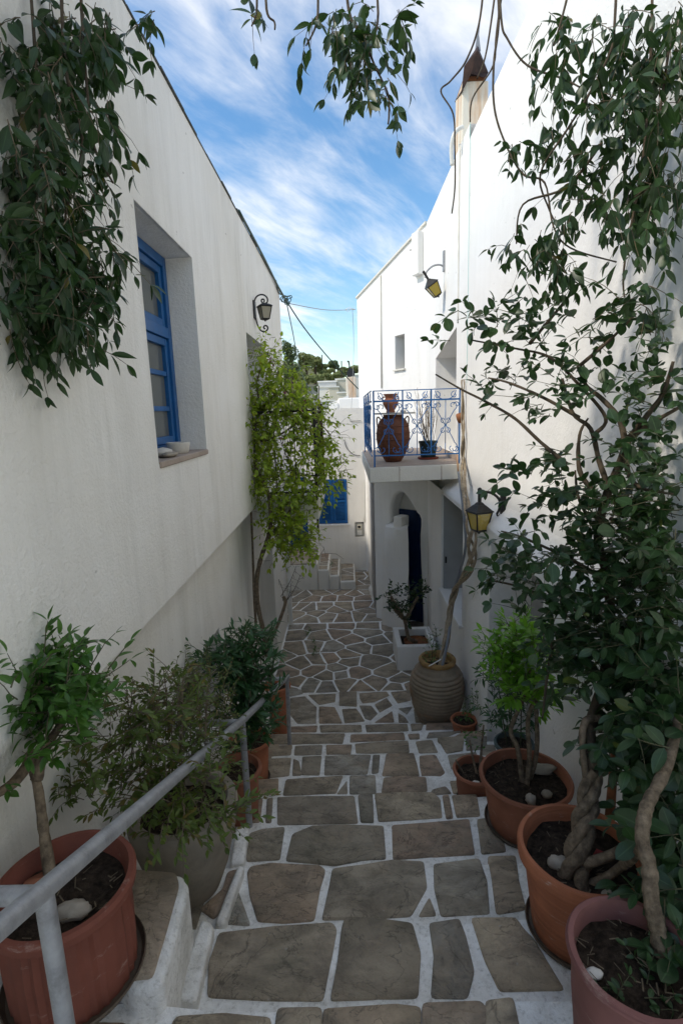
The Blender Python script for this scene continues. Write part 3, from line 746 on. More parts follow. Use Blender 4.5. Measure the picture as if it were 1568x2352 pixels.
# folded sheet cowl: a leaf-shaped hood, open on the far side
zb, zm, za = PY(1058, 214, CY).z, PY(1128, 150, CY).z, PY(1105, 84, CY).z
A = Vector((cx0 - .015, CY - .03, zb)); Bm = Vector((PY(1063, 158, CY).x, CY - .04, PY(1063, 158, CY).z)); C_ = Vector((PY(1128, 150, CY).x, CY + .12, zm)); Dq = Vector((PY(1104, 84, CY).x, CY + .14, za))
E_ = Vector((PY(1110, 182, CY).x, CY - .03, PY(1110, 182, CY).z)); T_ = PY(1103, 44, CY + .16); F_ = Vector((PY(1078, 178, CY).x, CY - .07, PY(1078, 178, CY).z)); G_ = Vector((PY(1090, 130, CY).x, CY - .10, PY(1090, 130, CY).z))
H_ = Vector((cx0 + .0, CY + .40, zb + .12)); I_ = Vector((C_.x - .03, CY + .42, zm))
mb = MB(); mb.add([A, Bm, C_, Dq, E_, F_, G_, H_, I_], [(0, 5, 6, 1), (1, 6, 3), (6, 2, 3), (5, 4, 2, 6), (0, 1, 3, 7), (2, 8, 3), (8, 7, 3)])
co = mb.build('cowl', M['rust'], ch); so = co.modifiers.new('thick', 'SOLIDIFY'); so.thickness = .008
mb = MB(); mb.add([Dq + Vector((-.03, 0, -.05)), Dq + Vector((.035, 0, -.05)), Dq + Vector((.012, 0, .10)), T_, Dq + Vector((-.012, 0, .08))], [(0, 1, 2, 4), (4, 2, 3)])
tp = mb.build('cowl_tip', M['galv'], ch); so = tp.modifiers.new('thick', 'SOLIDIFY'); so.thickness = .006
# bent white pipe beside the chimney
tag(MB().tube(spline([PY(1063, 291, 6.2), PY(1050, 298, 6.2), PY(1040, 315, 6.22), PY(1036, 345, 6.25), PY(1038, 380, 6.27)], 6), .022, 8).build('vent_pipe', M['cable_w'], smooth=True), 'bent white pipe on the roof edge beside the rust-stained chimney', 'pipe')
MBc = MB().tube([PX(1080, 250, XR - .012), PX(1073, 760, XR - .012), PX(1071, 880, XR - .012)], .0022, 4)
tag(MBc.build('cord', M['cord']), 'thin turquoise cord hanging straight down the right white wall', 'cord')

# ------------------------------------------------------------------ right house (farther): balcony door, angled end
fh = empty('house', (3.0, 9.0, 0), 'white house with balcony, small square window and downpipe at the end of the right side', 'house')
XF = 1.335; FT = 6.40; FC = 8.75; FE = (.30, 10.95); FET = 5.78
mb = MB()
dz = 4.315; dy0, dy1 = 6.45, 7.88
wall_grid(mb, 0, XF, NE - .3, FC, 2.5, FT, [(dy0, dy1, 2.99, dz, .33)], .33, 1)
for i, v in enumerate(mb.v):
    if abs(v[2] - dz) < 1e-4 and v[1] < dy0 + .01: mb.v[i] = (v[0], v[1], v[2] + .22)
mb.quad((XF, FC, FT), (XF, NE - .3, FT), (6, NE - .3, FT), (6, FC, FT)); mb.quad((6, NE, 0), (6, 13, 0), (6, 13, FT), (6, NE, FT))
# angled wall with its small window
P0 = Vector((XF, FC, 0)); dirA = Vector((FE[0] - XF, FE[1] - FC, 0)); LA = dirA.length; dirA.normalize(); nA = Vector((dirA.y, -dirA.x, 0))
if nA.x > 0: nA = -nA
def PPL(u, v, p0, nn):
    d = ray(u, v); t = (Vector(p0) - EYE).dot(nn) / d.dot(nn); return EYE + d * t
def sA(p): return (p - P0).dot(dirA)
ws = [PPL(u, v, P0, nA) for u, v in ((907, 772), (929, 766), (929, 847), (907, 853))]
s_hi = (sA(ws[0]) + sA(ws[3])) / 2; s_lo = (sA(ws[1]) + sA(ws[2])) / 2; wz0 = (ws[2].z + ws[3].z) / 2; wz1 = (ws[0].z + ws[1].z) / 2
top = lambda s: lerp(FT, FET, s / LA)
def Q(s, z, d=0): p = P0 + dirA * s - nA * d; return (p.x, p.y, z)
zb_ = .1
for s0, s1, z0, z1 in ((0, s_lo, zb_, None), (s_hi, LA, zb_, None), (s_lo, s_hi, zb_, wz0), (s_lo, s_hi, wz1, None)):
    mb.quad(Q(s0, z0), Q(s1, z0), Q(s1, top(s1) if z1 is None else z1), Q(s0, top(s0) if z1 is None else z1))
D_ = .3
mb.quad(Q(s_lo, wz0), Q(s_hi, wz0), Q(s_hi, wz0, D_), Q(s_lo, wz0, D_)); mb.quad(Q(s_lo, wz1), Q(s_hi, wz1), Q(s_hi, wz1, D_), Q(s_lo, wz1, D_))
mb.quad(Q(s_lo, wz0), Q(s_lo, wz1), Q(s_lo, wz1, D_), Q(s_lo, wz0, D_)); mb.quad(Q(s_hi, wz0), Q(s_hi, wz1), Q(s_hi, wz1, D_), Q(s_hi, wz0, D_))
e0 = Q(LA, zb_); e1 = Q(LA, FET)
mb.quad(e0, (6, 13, zb_), (6, 13, FET), e1); mb.quad(Q(0, FT), Q(LA, FET), (6, 13, FET), (6, FC, FT))
mb.build('wall', M['wall_r'], fh)
b1 = [Q(s_lo - .05, wz0 - .05, D_), Q(s_hi + .05, wz0 - .05, D_), Q(s_hi + .05, wz1 + .05, D_), Q(s_lo - .05, wz1 + .05, D_)]
MB().quad(*b1).build('window', M['dark'], fh)
mb = MB(); mb.obox(Vector(Q((s_lo + s_hi) / 2, wz0 + .006, .10)), dirA * ((s_hi - s_lo) / 2 + .03), nA * .14, Vector((0, 0, .012))); mb.build('sill', M['balc_edge'], fh)
MB().box(XF + .30, XF + .34, dy0 - .05, dy1 + .05, 2.9, 4.7).build('door', M['far_grey'], fh)
# flue pilaster with the white spout
pl = [PPL(u, v, P0, nA) for u, v in ((957, 634), (972, 632))]
s1, s0 = sA(pl[0]), sA(pl[1]); zpl = (pl[0].z + pl[1].z) / 2
mb = MB(); mb.obox(Vector(Q((s0 + s1) / 2, (zpl + top(s0) - .06) / 2, -.05)), dirA * ((s1 - s0) / 2), nA * .055, Vector((0, 0, (top(s0) - .06 - zpl) / 2)))
mb.build('flue', M['wall_r'], fh, bevel=.015, clean=True)
pp = [PPL(u, v, P0 + nA * .05, nA) for u, v in ((942, 573), (948, 572), (948, 624), (955, 632))]
MB().tube(pp, .022, 8).build('spout', M['cable_w'], fh, smooth=True)
pp = [PPL(u, v, P0 + nA * .02, nA) for u, v in ((873, 632), (874, 760), (876, 892))]
MB().tube(pp, .014, 8).build('downpipe', M['balc_edge'], fh, smooth=True)
mb = MB(); mb.obox(Vector(Q(LA / 2, (FT + FET) / 2 + .012, .02)), (Vector(Q(LA, FET)) - Vector(Q(0, FT))) * .5, nA * .05, Vector((0, 0, .016))); mb.build('roof_coping', M['balc_edge'], fh)

# ------------------------------------------------------------------ archway under the balcony
Ba = Vector((.455, 8.05, 0)); Aa = Vector((1.19, 7.42, 0)); dA = (Aa - Ba); LB = dA.length; dA.normalize(); nB = Vector((dA.y, -dA.x, 0))
if nB.y > 0: nB = -nB
def toS(u, v, off=0): p = PPL(u, v, Ba + nB * off, nB); return (p - Ba).dot(dA), p.z
def fromS(s, z, off=0): p = Ba + dA * s + nB * off; return (p.x, p.y, z)
cc = lambda x, y: (816.7 + x * .1667, 1061.6 + y * .1667)
arch = [toS(*cc(x, y)) for x, y in ((490, 690), (496, 600), (515, 520), (545, 462), (590, 425), (625, 419), (665, 440), (705, 485), (755, 560), (795, 640), (830, 700), (862, 730), (884, 790), (884, 870), (872, 1000), (872, 1150), (882, 1380), (893, 1600), (905, 1900), (912, 2080))]
slx = arch[0][0]; srx = arch[-1][0]
gz = .30; ztop = 2.775
outer = [(0, gz - .2), (0, ztop), (LB, ztop), (LB, gz - .2), (srx, gz - .2)] + arch[::-1] + [(slx, gz - .2)]
ah = empty('archway', (.8, 7.9, .3), 'whitewashed pointed archway under the balcony with a dark blue door inside', 'archway')
mb = MB(); n = len(outer); th = .22
mb.add([fromS(s, z) for s, z in outer] + [fromS(s, z, -th) for s, z in outer], [tuple(range(n))] + [(i, (i + 1) % n, n + (i + 1) % n, n + i) for i in range(n)])
l0 = fromS(0, 0); mb.quad((l0[0], l0[1], .1), (l0[0] - .06, 10.8, .1), (l0[0] - .04, 10.8, ztop), (l0[0], l0[1], ztop))
mb.build('wall', M['wall_low'], ah, bevel=.05, seg=4, clean=True)
dd = MB(); dz1 = toS(*cc(700, 655), -.20)[1]
nb = 6
for i in range(nb):
    s0 = lerp(slx - .05, srx + .15, i / nb); s1 = lerp(slx - .05, srx + .15, (i + 1) / nb) - .006
    m2 = MB(); m2.add([fromS(s, z, o) for o in (-.20, -.235) for s, z in ((s0, gz), (s1, gz), (s1, dz1), (s0, dz1))], [(0, 1, 2, 3), (7, 6, 5, 4), (0, 4, 5, 1), (1, 5, 6, 2), (2, 6, 7, 3), (3, 7, 4, 0)])
    if i == 0: adoor = m2.build('door', M['navy'], ah)
    else: m2.build('plank', M['navy'], adoor)
MB().add([fromS(s, z, -.25) for s, z in ((0, 0), (LB, 0), (LB, ztop), (0, ztop))], [(0, 1, 2, 3)]).build('inner_wall', M['wall_b'], ah)
# buttress in front of the left jamb
def loft(mb, rings, amp=.0, seed=0, capt=True):
    m = len(rings[0]); b = len(mb.v)
    for r in rings:
        for p in r:
            p = Vector(p); w = Vector((nz(p * 3 + Vector((seed, 0, 0))), nz(p * 3 + Vector((0, seed, 7))), .5 * nz(p * 3 + Vector((5, 0, seed))))) * amp; mb.v.append(tuple(p + w))
    for i in range(len(rings) - 1):
        for k in range(m):
            k2 = (k + 1) % m; mb.f.append((b + i * m + k, b + i * m + k2, b + (i + 1) * m + k2, b + (i + 1) * m + k))
    if capt: mb.f.append(tuple(b + (len(rings) - 1) * m + k for k in range(m)))
    return mb
of = .20
bl_ = PPL(886, 1412, Ba + nB * of, nB); br_ = PPL(940, 1412, Ba + nB * of, nB); tl_ = PPL(883, 1219, Ba + nB * of, nB); tr_ = PPL(936, 1210, Ba + nB * of, nB)
rings = []
for i in range(9):
    t = i / 8; z = lerp(.22, (tl_.z + tr_.z) / 2, t)
    L0 = bl_.lerp(tl_, t); R0 = br_.lerp(tr_, t); out_ = (1 - t) * .05
    fl = L0 + nB * out_ - dA * out_; frr = R0 + nB * out_
    kl = Ba + dA * ((L0 - Ba).dot(dA) - .10 - out_) + nB * .02; vd_ = Vector((R0.x, R0.y, 0)).normalized(); kr = Vector((R0.x, R0.y, 0)) + vd_ * .24
    ring = []
    for a, b2, nn in ((fl, frr, 5), (frr, kr, 2), (kr, kl, 4), (kl, fl, 3)):
        for k in range(nn): p = a.lerp(b2, k / nn); ring.append((p.x, p.y, z + (.05 if nn in (2, 4) else 0) * t))
    rings.append(ring)
mb = loft(MB(), rings, .030, 3); mb.build('buttress', M['wall_low'], ah, auto=72, bevel=0)
s_a, z_a = toS(*cc(540, 860), .08); s_b, z_b = toS(*cc(655, 750), .08)
mb = MB(); c0 = Ba + dA * ((s_a + s_b) / 2) + nB * .03; mb.obox((c0.x, c0.y, (z_a + z_b) / 2 - .02), dA * abs(s_b - s_a) / 2, nB * .10, Vector((0, 0, (z_b - z_a) / 2 + .02))); mb.build('step_block', M['wall_low'], ah, bevel=.018, seg=3, clean=True)
lump = MB(); pa, pb = PZ(855, 1350, .3), PZ(878, 1412, .3)
for i in range(7):
    t = i / 6; p = pa.lerp(pb, t); pebble(lump, (p.x + .04, p.y, .27), .16, .75, 1.5, .55 + .35 * math.sin(i * 1.7), i + 2, 10)
lump.build('rock_foot', M['balc_edge'], ah, smooth=True)

# ------------------------------------------------------------------ balcony
bc = empty('balcony', (.8, 7.2, 2.79), 'white balcony slab with scrolled blue railing above the archway', 'balcony')
bx0, bx1, by0, by1 = .258, 1.325, 6.0, 8.75
mb = MB(); mb.add([(bx0, by0, 2.782), (bx1, by0, 2.80), (bx1 + .01, by1, 2.80), (bx0 + .0, by1, 2.782), (bx0, by0, 2.958), (bx1, by0, 2.975), (bx1 + .01, by1, 2.975), (bx0 + .0, by1, 2.958)], [(0, 3, 2, 1), (4, 5, 6, 7), (0, 1, 5, 4), (1, 2, 6, 5), (2, 3, 7, 6), (3, 0, 4, 7)])
mb.build('slab', M['balc_edge'], bc, bevel=.012, seg=2, clean=True)
mb = MB(); mb.add([(bx0 + .012, by0 + .012, 2.962), (bx1, by0 + .012, 2.979), (bx1, by1, 2.979), (bx0 + .012, by1, 2.962)], [(0, 1, 2, 3)]); mb.build('floor', M['balc_top'], bc)
for xc in (.60, 1.08):
    MB().box(xc, xc + .008, by0 - .003, by0 + .01, 2.79, 2.962).build('crack', M['balc_top'], bc)
mb = MB(); p = PY(1012, 1035, 7.6); mb.box(XF - .012, XF + .001, 6.3, 8.7, 2.98, 3.06); mb.build('skirting', M['balc_top'], bc)
ry = 6.045
def rp(u, v): return PY(u, v, ry)
def flat(mb, a, b, w=.006, t=.012):
    a, b = Vector(a), Vector(b); d = (b - a); l = d.length; d.normalize(); s = d.cross(Vector((0, 1, 0)))
    mb.obox((a + b) / 2, d * l / 2, Vector((0, t, 0)) * .5, s * w); return mb
def curl(c, r0, a0, turns, sgn, n=16, shrink=.30):
    out = []
    for i in range(n + 1):
        t = i / n; a = a0 + sgn * turns * 2 * math.pi * t; r = r0 * (1 - (1 - shrink) * t); out.append((c[0] + r * math.cos(a), c[1] + r * math.sin(a)))
    return out
xa, xb_ = rp(858, 905).x, rp(1056, 893).x
zt = rp(900, 897).z; zf = rp(900, 921).z; zl = rp(900, 1046).z
posts = [rp(857, 900).x, rp(1056, 890).x]
for i, x in enumerate(posts): MB().box(x - .009, x + .009, ry - .009, ry + .009, 2.962 if i else 2.90, zt + .004).build('post', M['blue_rail'], bc)
flat(MB(), (xa, ry, zt), (xb_, ry, zt), .005, .012).build('top_rail', M['blue_rail'], bc)
flat(MB(), (xa, ry - .002, zf), (xb_, ry - .002, zf), .009, .02).build('hand_rail', M['blue_rail'], bc)
flat(MB(), (xa, ry - .002, zl), (xb_, ry - .002, zl), .007, .016).build('bottom_rail', M['blue_rail'], bc)
def panel(x0, x1, y, orient=0):
    """one bay of wrought scrolls between the rails"""
    mb = MB(); w = x1 - x0; cx_ = (x0 + x1) / 2; h = zf - zl
    def W3(p): return (p[0], y, p[1]) if not orient else (orient, p[0], p[1])
    def cv(pts): mb.tube([W3(p) for p in pts], .0048, 5)
    # hearts / diamonds
    cv([(cx_, zl + .20 * h), (cx_, zf)]); cv([(cx_, zl), (cx_, zl + .2 * h)])
    for sg in (-1, 1):
        ex = cx_ + sg * w / 2
        k = [(cx_ + sg * .02, zl + .52 * h), (cx_ + sg * .22 * w, zl + .36 * h), (cx_ + sg * .36 * w, zl + .22 * h)]
        cv([(cx_, zl + .55 * h), (cx_ + sg * .30 * w, zl + .24 * h)] + curl((cx_ + sg * .24 * w, zl + .115 * h), .105 * h, math.pi / 2 - sg * .4, .85, -sg))
        cv([(cx_, zl + .52 * h), (cx_ + sg * .30 * w, zl + .80 * h)] + curl((cx_ + sg * .25 * w, zl + .885 * h), .085 * h, -math.pi / 2 + sg * .4, .85, sg))
        cv(curl((cx_ + sg * .085 * w, zl + .63 * h), .055 * h, -math.pi / 2, .8, sg)); cv(curl((cx_ + sg * .085 * w, zl + .43 * h), .055 * h, math.pi / 2, .8, -sg))
        cv(curl((ex - sg * .12 * w, zl + .10 * h), .07 * h, math.pi, .9, sg, 14)); cv(curl((ex - sg * .11 * w, zl + .90 * h), .06 * h, math.pi, .9, -sg, 14))
        # small arcs between hand rail and top rail
        hh = zt - zf
        cv([(cx_ + sg * w * .02, zf)] + [(cx_ + sg * (w * .02 + w * .34 * math.sin(a)), zf + hh * .92 * (1 - math.cos(a)) / 1.0 if a < 1.57 else zf + hh * .92) for a in (.3, .6, .9, 1.2, 1.5)])
        cv(curl((cx_ + sg * .30 * w, zf + .42 * hh), .36 * hh, math.pi / 2, .9, sg, 14))
    return mb
edges = [xa, rp(907 + 24, 900).x, rp(981, 900).x, xb_]
edges = [xa + (xb_ - xa) * i / 3 for i in range(4)]
for i in range(3):
    panel(edges[i], edges[i + 1], ry).build('scroll_panel', M['blue_rail'], bc, smooth=True)
for i in (1, 2): flat(MB(), (edges[i], ry, zl), (edges[i], ry, zt), .0075, .014).build('upright', M['blue_rail'], bc)
xs_ = bx0 + .04
for zz, ww in ((zt, .005), (zf, .009), (zl, .007)):
    MB().box(xs_ - .006, xs_ + .006, ry, 8.3, zz - ww, zz + ww).build('side_rail', M['blue_rail'], bc)
for k in range(3):
    panel(ry + .02 + k * .75, ry + .02 + (k + 1) * .75, 0, xs_).build('scroll_panel', M['blue_rail'], bc, smooth=True)
for k in range(1, 4): MB().box(xs_ - .008, xs_ + .008, ry + .02 + k * .75 - .008, ry + .02 + k * .75 + .008, 2.965 if k == 3 else zl, zt).build('post', M['blue_rail'], bc)

# ------------------------------------------------------------------ left balcony of black iron behind the climber
lbx = empty('balcony', (-.6, 5.6, 2.7), 'concrete balcony with black iron railing behind the climbing plant on the left', 'balcony')
MB().box(XL, -.27, 4.9, 6.32, 2.60, 2.78).build('slab', M['balc_edge'], lbx, bevel=.012, clean=True)
zt2, zl2 = 3.62, 2.86
def ironbay(mb, a, b, fixed, along):
    P_ = (lambda t, z: (t, fixed, z)) if along == 'x' else (lambda t, z: (fixed, t, z))
    n_ = max(1, round(abs(b - a) / .21))
    for i in range(n_):
        t0, t1 = lerp(a, b, i / n_), lerp(a, b, (i + 1) / n_); c = (t0 + t1) / 2; w = t1 - t0
        mb.tube([P_(t0, zl2), P_(t0, zt2)], .0045, 4)
        for sg in (-1, 1):
            mb.tube([P_(c + (x - c) * 1, z) for x, z in curl((c + sg * w * .22, zl2 + .14), .045, math.pi / 2, .9, -sg, 12)], .003, 4)
            mb.tube([P_(x, z) for x, z in curl((c + sg * w * .22, zt2 - .12), .045, -math.pi / 2, .9, sg, 12)], .003, 4)
            mb.tube([P_(c + sg * w * .4, zl2 + .15), P_(c, zl2 + .38), P_(c + sg * w * .4, zt2 - .13)], .003, 4)
    return mb
for nm, a, b, f, al in (('front_railing', XL + .02, -.29, 4.93, 'x'), ('back_railing', XL + .02, -.29, 6.29, 'x'), ('side_railing', 4.93, 6.29, -.29, 'y')):
    mb = ironbay(MB(), a, b, f, al)
    for zz in (zl2, zt2):
        mb.tube([(a, f, zz), (b, f, zz)] if al == 'x' else [(f, a, zz), (f, b, zz)], .009, 4)
    mb.build(nm, M['iron'], lbx)
MB().box(-.315, -.265, 6.26, 6.31, 2.76, 3.70).build('post', M['rust'], lbx); MB().box(-.30, -.28, 4.92, 4.94, 2.5, 3.64).build('post', M['iron'], lbx)

# ------------------------------------------------------------------ back wall, shutters, meter, back stairs
YB = 10.8
bw = empty('house', (-1, 11.5, 0), 'white house across the end of the alley with closed blue shutters', 'house')
a_, b_ = PY(733, 1204, YB), PY(796, 1100, YB)
sh = (a_.x, b_.x, a_.z, b_.z)
mc = PY(825, 1215, YB); mtr = (PY(815, 1215, YB).x, PY(836, 1215, YB).x, PY(825, 1233, YB).z, PY(825, 1199, YB).z)
zT = PY(784, 938, YB).z
mb = MB(); wall_grid(mb, 1, YB, -5.5, 1.2, 0, zT, [(*sh, .05), (*mtr, .09, 1), (-1.25, -.84, .76, 2.3, .12)], .05, 1)
mb.quad((-5.5, YB, zT), (1.2, YB, zT), (1.2, YB + 5, zT), (-5.5, YB + 5, zT)); mb.quad((-5.5, YB, 0), (-5.5, YB + 5, 0), (-5.5, YB + 5, zT), (-5.5, YB, zT)); mb.quad((1.2, YB, 0), (1.2, YB + 5, 0), (1.2, YB + 5, zT), (1.2, YB, zT))
mb.build('wall', M['wall_b'], bw, bevel=.012, seg=2, clean=True)
MB().box(-1.24, -.85, YB + .06, YB + .10, .77, 2.29).build('door', M['blue'], bw)
xm = (sh[0] + sh[1]) / 2
for x0, x1 in ((sh[0] + .006, xm - .004), (xm + .004, sh[1] - .006)):
    f = MB(); w = .045; z0, z1 = sh[2] + .01, sh[3] - .008
    for r in ((x0, x0 + w, z0, z1), (x1 - w, x1, z0, z1), (x0 + w, x1 - w, z1 - w, z1), (x0 + w, x1 - w, z0, z0 + w * 1.4), (x0 + w, x1 - w, (z0 + z1) / 2 - .02, (z0 + z1) / 2 + .02)): f.box(r[0], r[1], YB - .012, YB + .025, r[2], r[3])
    so_ = f.build('shutter', M['blue'], bw, bevel=.003)
    sl_ = MB(); k = 0; z = z0 + .075
    while z < z1 - .06:
        if abs(z - (z0 + z1) / 2) > .035: sl_.obox(((x0 + x1) / 2, YB + .006, z), (( x1 - x0) / 2 - w, 0, 0), (0, .010, -.0155), (0, .002, .0025))
        z += .030
    so2 = sl_.build('louvre', M['blue'], so_)
MB().box(sh[0] + .004, sh[1] - .004, YB + .030, YB + .045, sh[2] + .004, sh[3] - .004).build('shutter_backing', M['blue'], bw)
MB().box(sh[0] - .03, sh[1] + .03, YB - .035, YB + .02, sh[2] - .035, sh[2] - .004).build('sill', M['wall_r'], bw, bevel=.006)
mt = empty('meter_box', (mc.x, YB, mtr[2]), 'small grey electricity meter box set in the back wall', 'meter box')
x0, x1, z0, z1 = mtr; w = x1 - x0; h = z1 - z0
MB().box(x0 + .012, x1 - .02, YB + .015, YB + .085, z0 + .02, z1 - .03).build('case', M['meter'], mt, bevel=.006)
MB().box(x0 + .05, x1 - .06, YB + .008, YB + .015, z0 + .52 * h, z0 + .80 * h).build('dial', M['far_cream'], mt)
MB().box(x0 + .062, x1 - .075, YB + .004, YB + .008, z0 + .58 * h, z0 + .75 * h).build('dial_face', M['iron'], mt)
MB().box(x0 + .045, x1 - .05, YB + .009, YB + .015, z0 + .12 * h, z0 + .42 * h).build('terminal_cover', M['far_grey'], mt)
bs = MB(); Yf = 9.6
sx = [PY(522.7 + x * .3646, 1330, Yf).x for x in (806, 705, 640, 568, 380)]
sz = [.42, .54, .655, .77]
for i in range(4):
    x1 = sx[i]; x0 = sx[i + 1] if i < 3 else -3.2
    bs.box(x0 + (.002 if i < 3 else 0), x1, Yf + .012 * i, YB - .002, .1, sz[i])
bso = bs.build('back_stairs', M['balc_edge'], bevel=.03, seg=3, auto=None); tag(bso, kind='structure')
for i in range(4):
    x1 = sx[i]; x0 = sx[i + 1] if i < 3 else -1.35
    sd_ = [(lerp(x0, x1, rnd.random()), lerp(Yf, YB, (j + rnd.random()) / 4)) for j in range(4 if i < 3 else 9)]
    for cpoly in voronoi(sd_, [(x0 + .01, Yf + .03), (x1 - .02, Yf + .03), (x1 - .02, YB - .02), (x0 + .01, YB - .02)]): stone(cpoly, sz[i], bso, gap=.014, rise=.006, jit=.008)

# cables on the back wall and across the alley
def cable(pts, r, m, label, n=6): return tag(MB().tube(pts, r, n).build('cable', M[m], smooth=True), label, 'cable')
yb = YB - .012
cable(spline([PY(790, 1010, yb), PY(797, 1030, yb), PY(812, 1044, yb), PY(827, 1046, yb)], 6), .006, 'iron', 'short black cable drooping across the back wall towards the corner')
cable([PY(838, 1075, yb), PY(836, 1110, yb), PY(837, 1180, yb), PY(836, 1198, yb)], .007, 'cable_w', 'white conduit running down the back wall to the meter box')
# ------------------------------------------------------------------ overhead cables
KN = Vector((XL + .10, ENDL + .15, 5.12))
cable(spline([(XL + .012, 4.9, ROOF + .02), (XL + .02, 6.2, ROOF + .01), (XL + .03, 7.3, ROOF - .03), (XL + .08, ENDL + .1, ROOF - .12), KN], 6), .012, 'cable', 'dark green cable running along the left roof edge')
far_k = PD(822, 893, 9.6)
KN2 = PD(657, 690, 7.9)
cable(spline([KN2, PD(700, 755, 8.3), PD(760, 828, 9.0), far_k], 10), .010, 'cable', 'thick green cable descending from the left roof corner across the sky')
cable(spline([KN2, PD(672, 762, 9.5), PD(690, 850, 11.5), PD(721, 915, 13), PD(738, 965, 14)], 8), .009, 'cable', 'thinner green cable dropping behind the climbing plant')
kn = MB()
for i in range(5):
    pts = []
    for k in range(17):
        a = 2 * math.pi * k / 16; r_ = .045 + .012 * i
        pts.append(KN2 + Vector((r_ * math.cos(a + i) * (.5 + .12 * i), .03 * math.sin(a * 2 + i), r_ * math.sin(a) * (1.0 - .13 * i) + .012 * i - .02)) + Vector((nz((a, i * 3.1, 1)), 0, nz((a, i * 2.3, 5)))) * .03)
    kn.tube(pts, .0065, 5, False)
kn.tube([KN2, Vector((XL - .01, ENDL - .03, KN2.z + .05))], .012, 5)
kn.tube(spline([KN2, KN2 + Vector((.02, 0, .05)), Vector((XL + .01, ENDL - .1, ROOF - .06)), Vector((XL + .02, ENDL - .5, ROOF + .01))], 5), .010, 5)
tag(kn.build('cable_knot', M['cable'], smooth=True), 'tangled loop of green cable at the left roof corner', 'cable loop')
P1 = PD(663, 697, 7.95); P2 = PPL(816, 711, P0 + nA * .03, nA)
cable(spline([P1, P1.lerp(P2, .5) + Vector((0, 0, -.05)), P2], 8), .006, 'cable_g', 'thin pale grey wire strung between the two houses')
P3 = PPL(812, 706, P0 + nA * .05, nA)
hook = MB(); hook.tube([P2 + Vector((0, 0, .0)), P2 + Vector((-.12, -.05, .03)), P2 + Vector((-.2, -.05, 0))], .006, 5); hook.tube(spline([P2 + Vector((-.1, -.03, .02)), P2 + Vector((-.14, -.04, -.04)), P2 + Vector((-.2, -.04, -.01))], 4), .004, 5)
tag(hook.build('wire_hook', M['cable_w'], smooth=True), 'small wire hook on the corner of the far white house', 'hook')
cable(spline([P2 + Vector((-.06, -.05, 0)), PD(812, 800, 11.2), PD(806, 955, 11.0), PY(805, 964, yb)], 6), .005, 'cable_g', 'grey wire hanging down in front of the back roof')
p_ = PY(804, 962, yb)
cable([p_, p_ + Vector((.0, 0, -.05)), PY(829, 966, yb)], .006, 'cable_g', 'short grey wire end fixed on top of the back wall')

# ------------------------------------------------------------------ lanterns
def lantern_square(name, base, out_dir, up, label, s=1.0, mode='arm'):
    return None
def frustum(mb, c, ax, ay, az, r0, r1, h, n=4, rot=math.pi / 4):
    ax, ay, az, c = map(Vector, (ax, ay, az, c)); b = len(mb.v)
    for z, r in ((0, r0), (h, r1)):
        for k in range(n):
            a = rot + 2 * math.pi * k / n; mb.v.append(tuple(c + ax * r * math.cos(a) + ay * r * math.sin(a) + az * z))
    mb.f += [(b + k, b + (k + 1) % n, b + n + (k + 1) % n, b + n + k) for k in range(n)] + [tuple(b + k for k in reversed(range(n))), tuple(b + n + k for k in range(n))]
    return mb
def carriage(root, tip, az, ax, ay, s, glass, iron, fin=True):
    """four-sided lantern hanging below `tip`; az up axis"""
    tip, az, ax, ay = map(Vector, (tip, az, ax, ay))
    q = math.sqrt(2)
    rf = MB(); frustum(rf, tip - az * .105 * s, ax, ay, az, .088 * s * q, .080 * s * q, .012 * s); 
    if fin: frustum(rf, tip - az * .093 * s, ax, ay, az, .078 * s * q, .036 * s * q, .045 * s); frustum(rf, tip - az * .048 * s, ax, ay, az, .034 * s * q, .018 * s * q, .022 * s)
    else: frustum(rf, tip - az * .093 * s, ax, ay, az, .080 * s * q, .05 * s * q, .02 * s)
    r_o = rf.build('roof', M[iron], root, bevel=.002)
    r_o2 = rf
    fn = MB()
    if fin: fn.tube([tip - az * .03 * s, tip + az * .06 * s], .016 * s, 10); pebble(fn, tip + az * .078 * s, .020 * s, n=10); fn.build('finial', M[iron], root, auto=50)
    fm = MB(); top = tip - az * .108 * s; bot = tip - az * .262 * s; rt, rb = .074 * s, .046 * s
    for i in range(4):
        a, b2 = [(-1, -1), (1, -1), (1, 1), (-1, 1)][i], [(1, -1), (1, 1), (-1, 1), (-1, -1)][i]
        A_ = top + (ax * a[0] + ay * a[1]) * rt; B_ = bot + (ax * a[0] + ay * a[1]) * rb; C2 = top + (ax * b2[0] + ay * b2[1]) * rt; D2 = bot + (ax * b2[0] + ay * b2[1]) * rb
        fm.tube([A_, B_], .0065 * s, 4); fm.tube([A_, C2], .0065 * s, 4); fm.tube([B_, D2], .0075 * s, 4)
        g_ = MB(); ins = (A_ + B_ + C2 + D2) / 4; cen = (top + bot) / 2; dn = (ins - cen).normalized() * .002
        g_.add([A_ - dn, C2 - dn, D2 - dn, B_ - dn, A_ - dn * 2.5, C2 - dn * 2.5, D2 - dn * 2.5, B_ - dn * 2.5], [(0, 1, 2, 3), (7, 6, 5, 4)]); g_.build('pane', M[glass], root)
    frustum(fm, bot - az * .016 * s, ax, ay, az, .030 * s * q, .048 * s * q, .016 * s); fm.build('frame', M[iron], root)
    bu = MB(); pebble(bu, tip - az * .17 * s, .026 * s, 1, 1, 1.35, n=10); bu.tube([tip - az * .11 * s, tip - az * .15 * s], .014 * s, 8); bu.build('bulb', M['far_cream'], root, smooth=True)
    kn_ = MB(); pebble(kn_, bot - az * .022 * s, .012 * s, n=8); kn_.build('knob', M[iron], root, smooth=True)
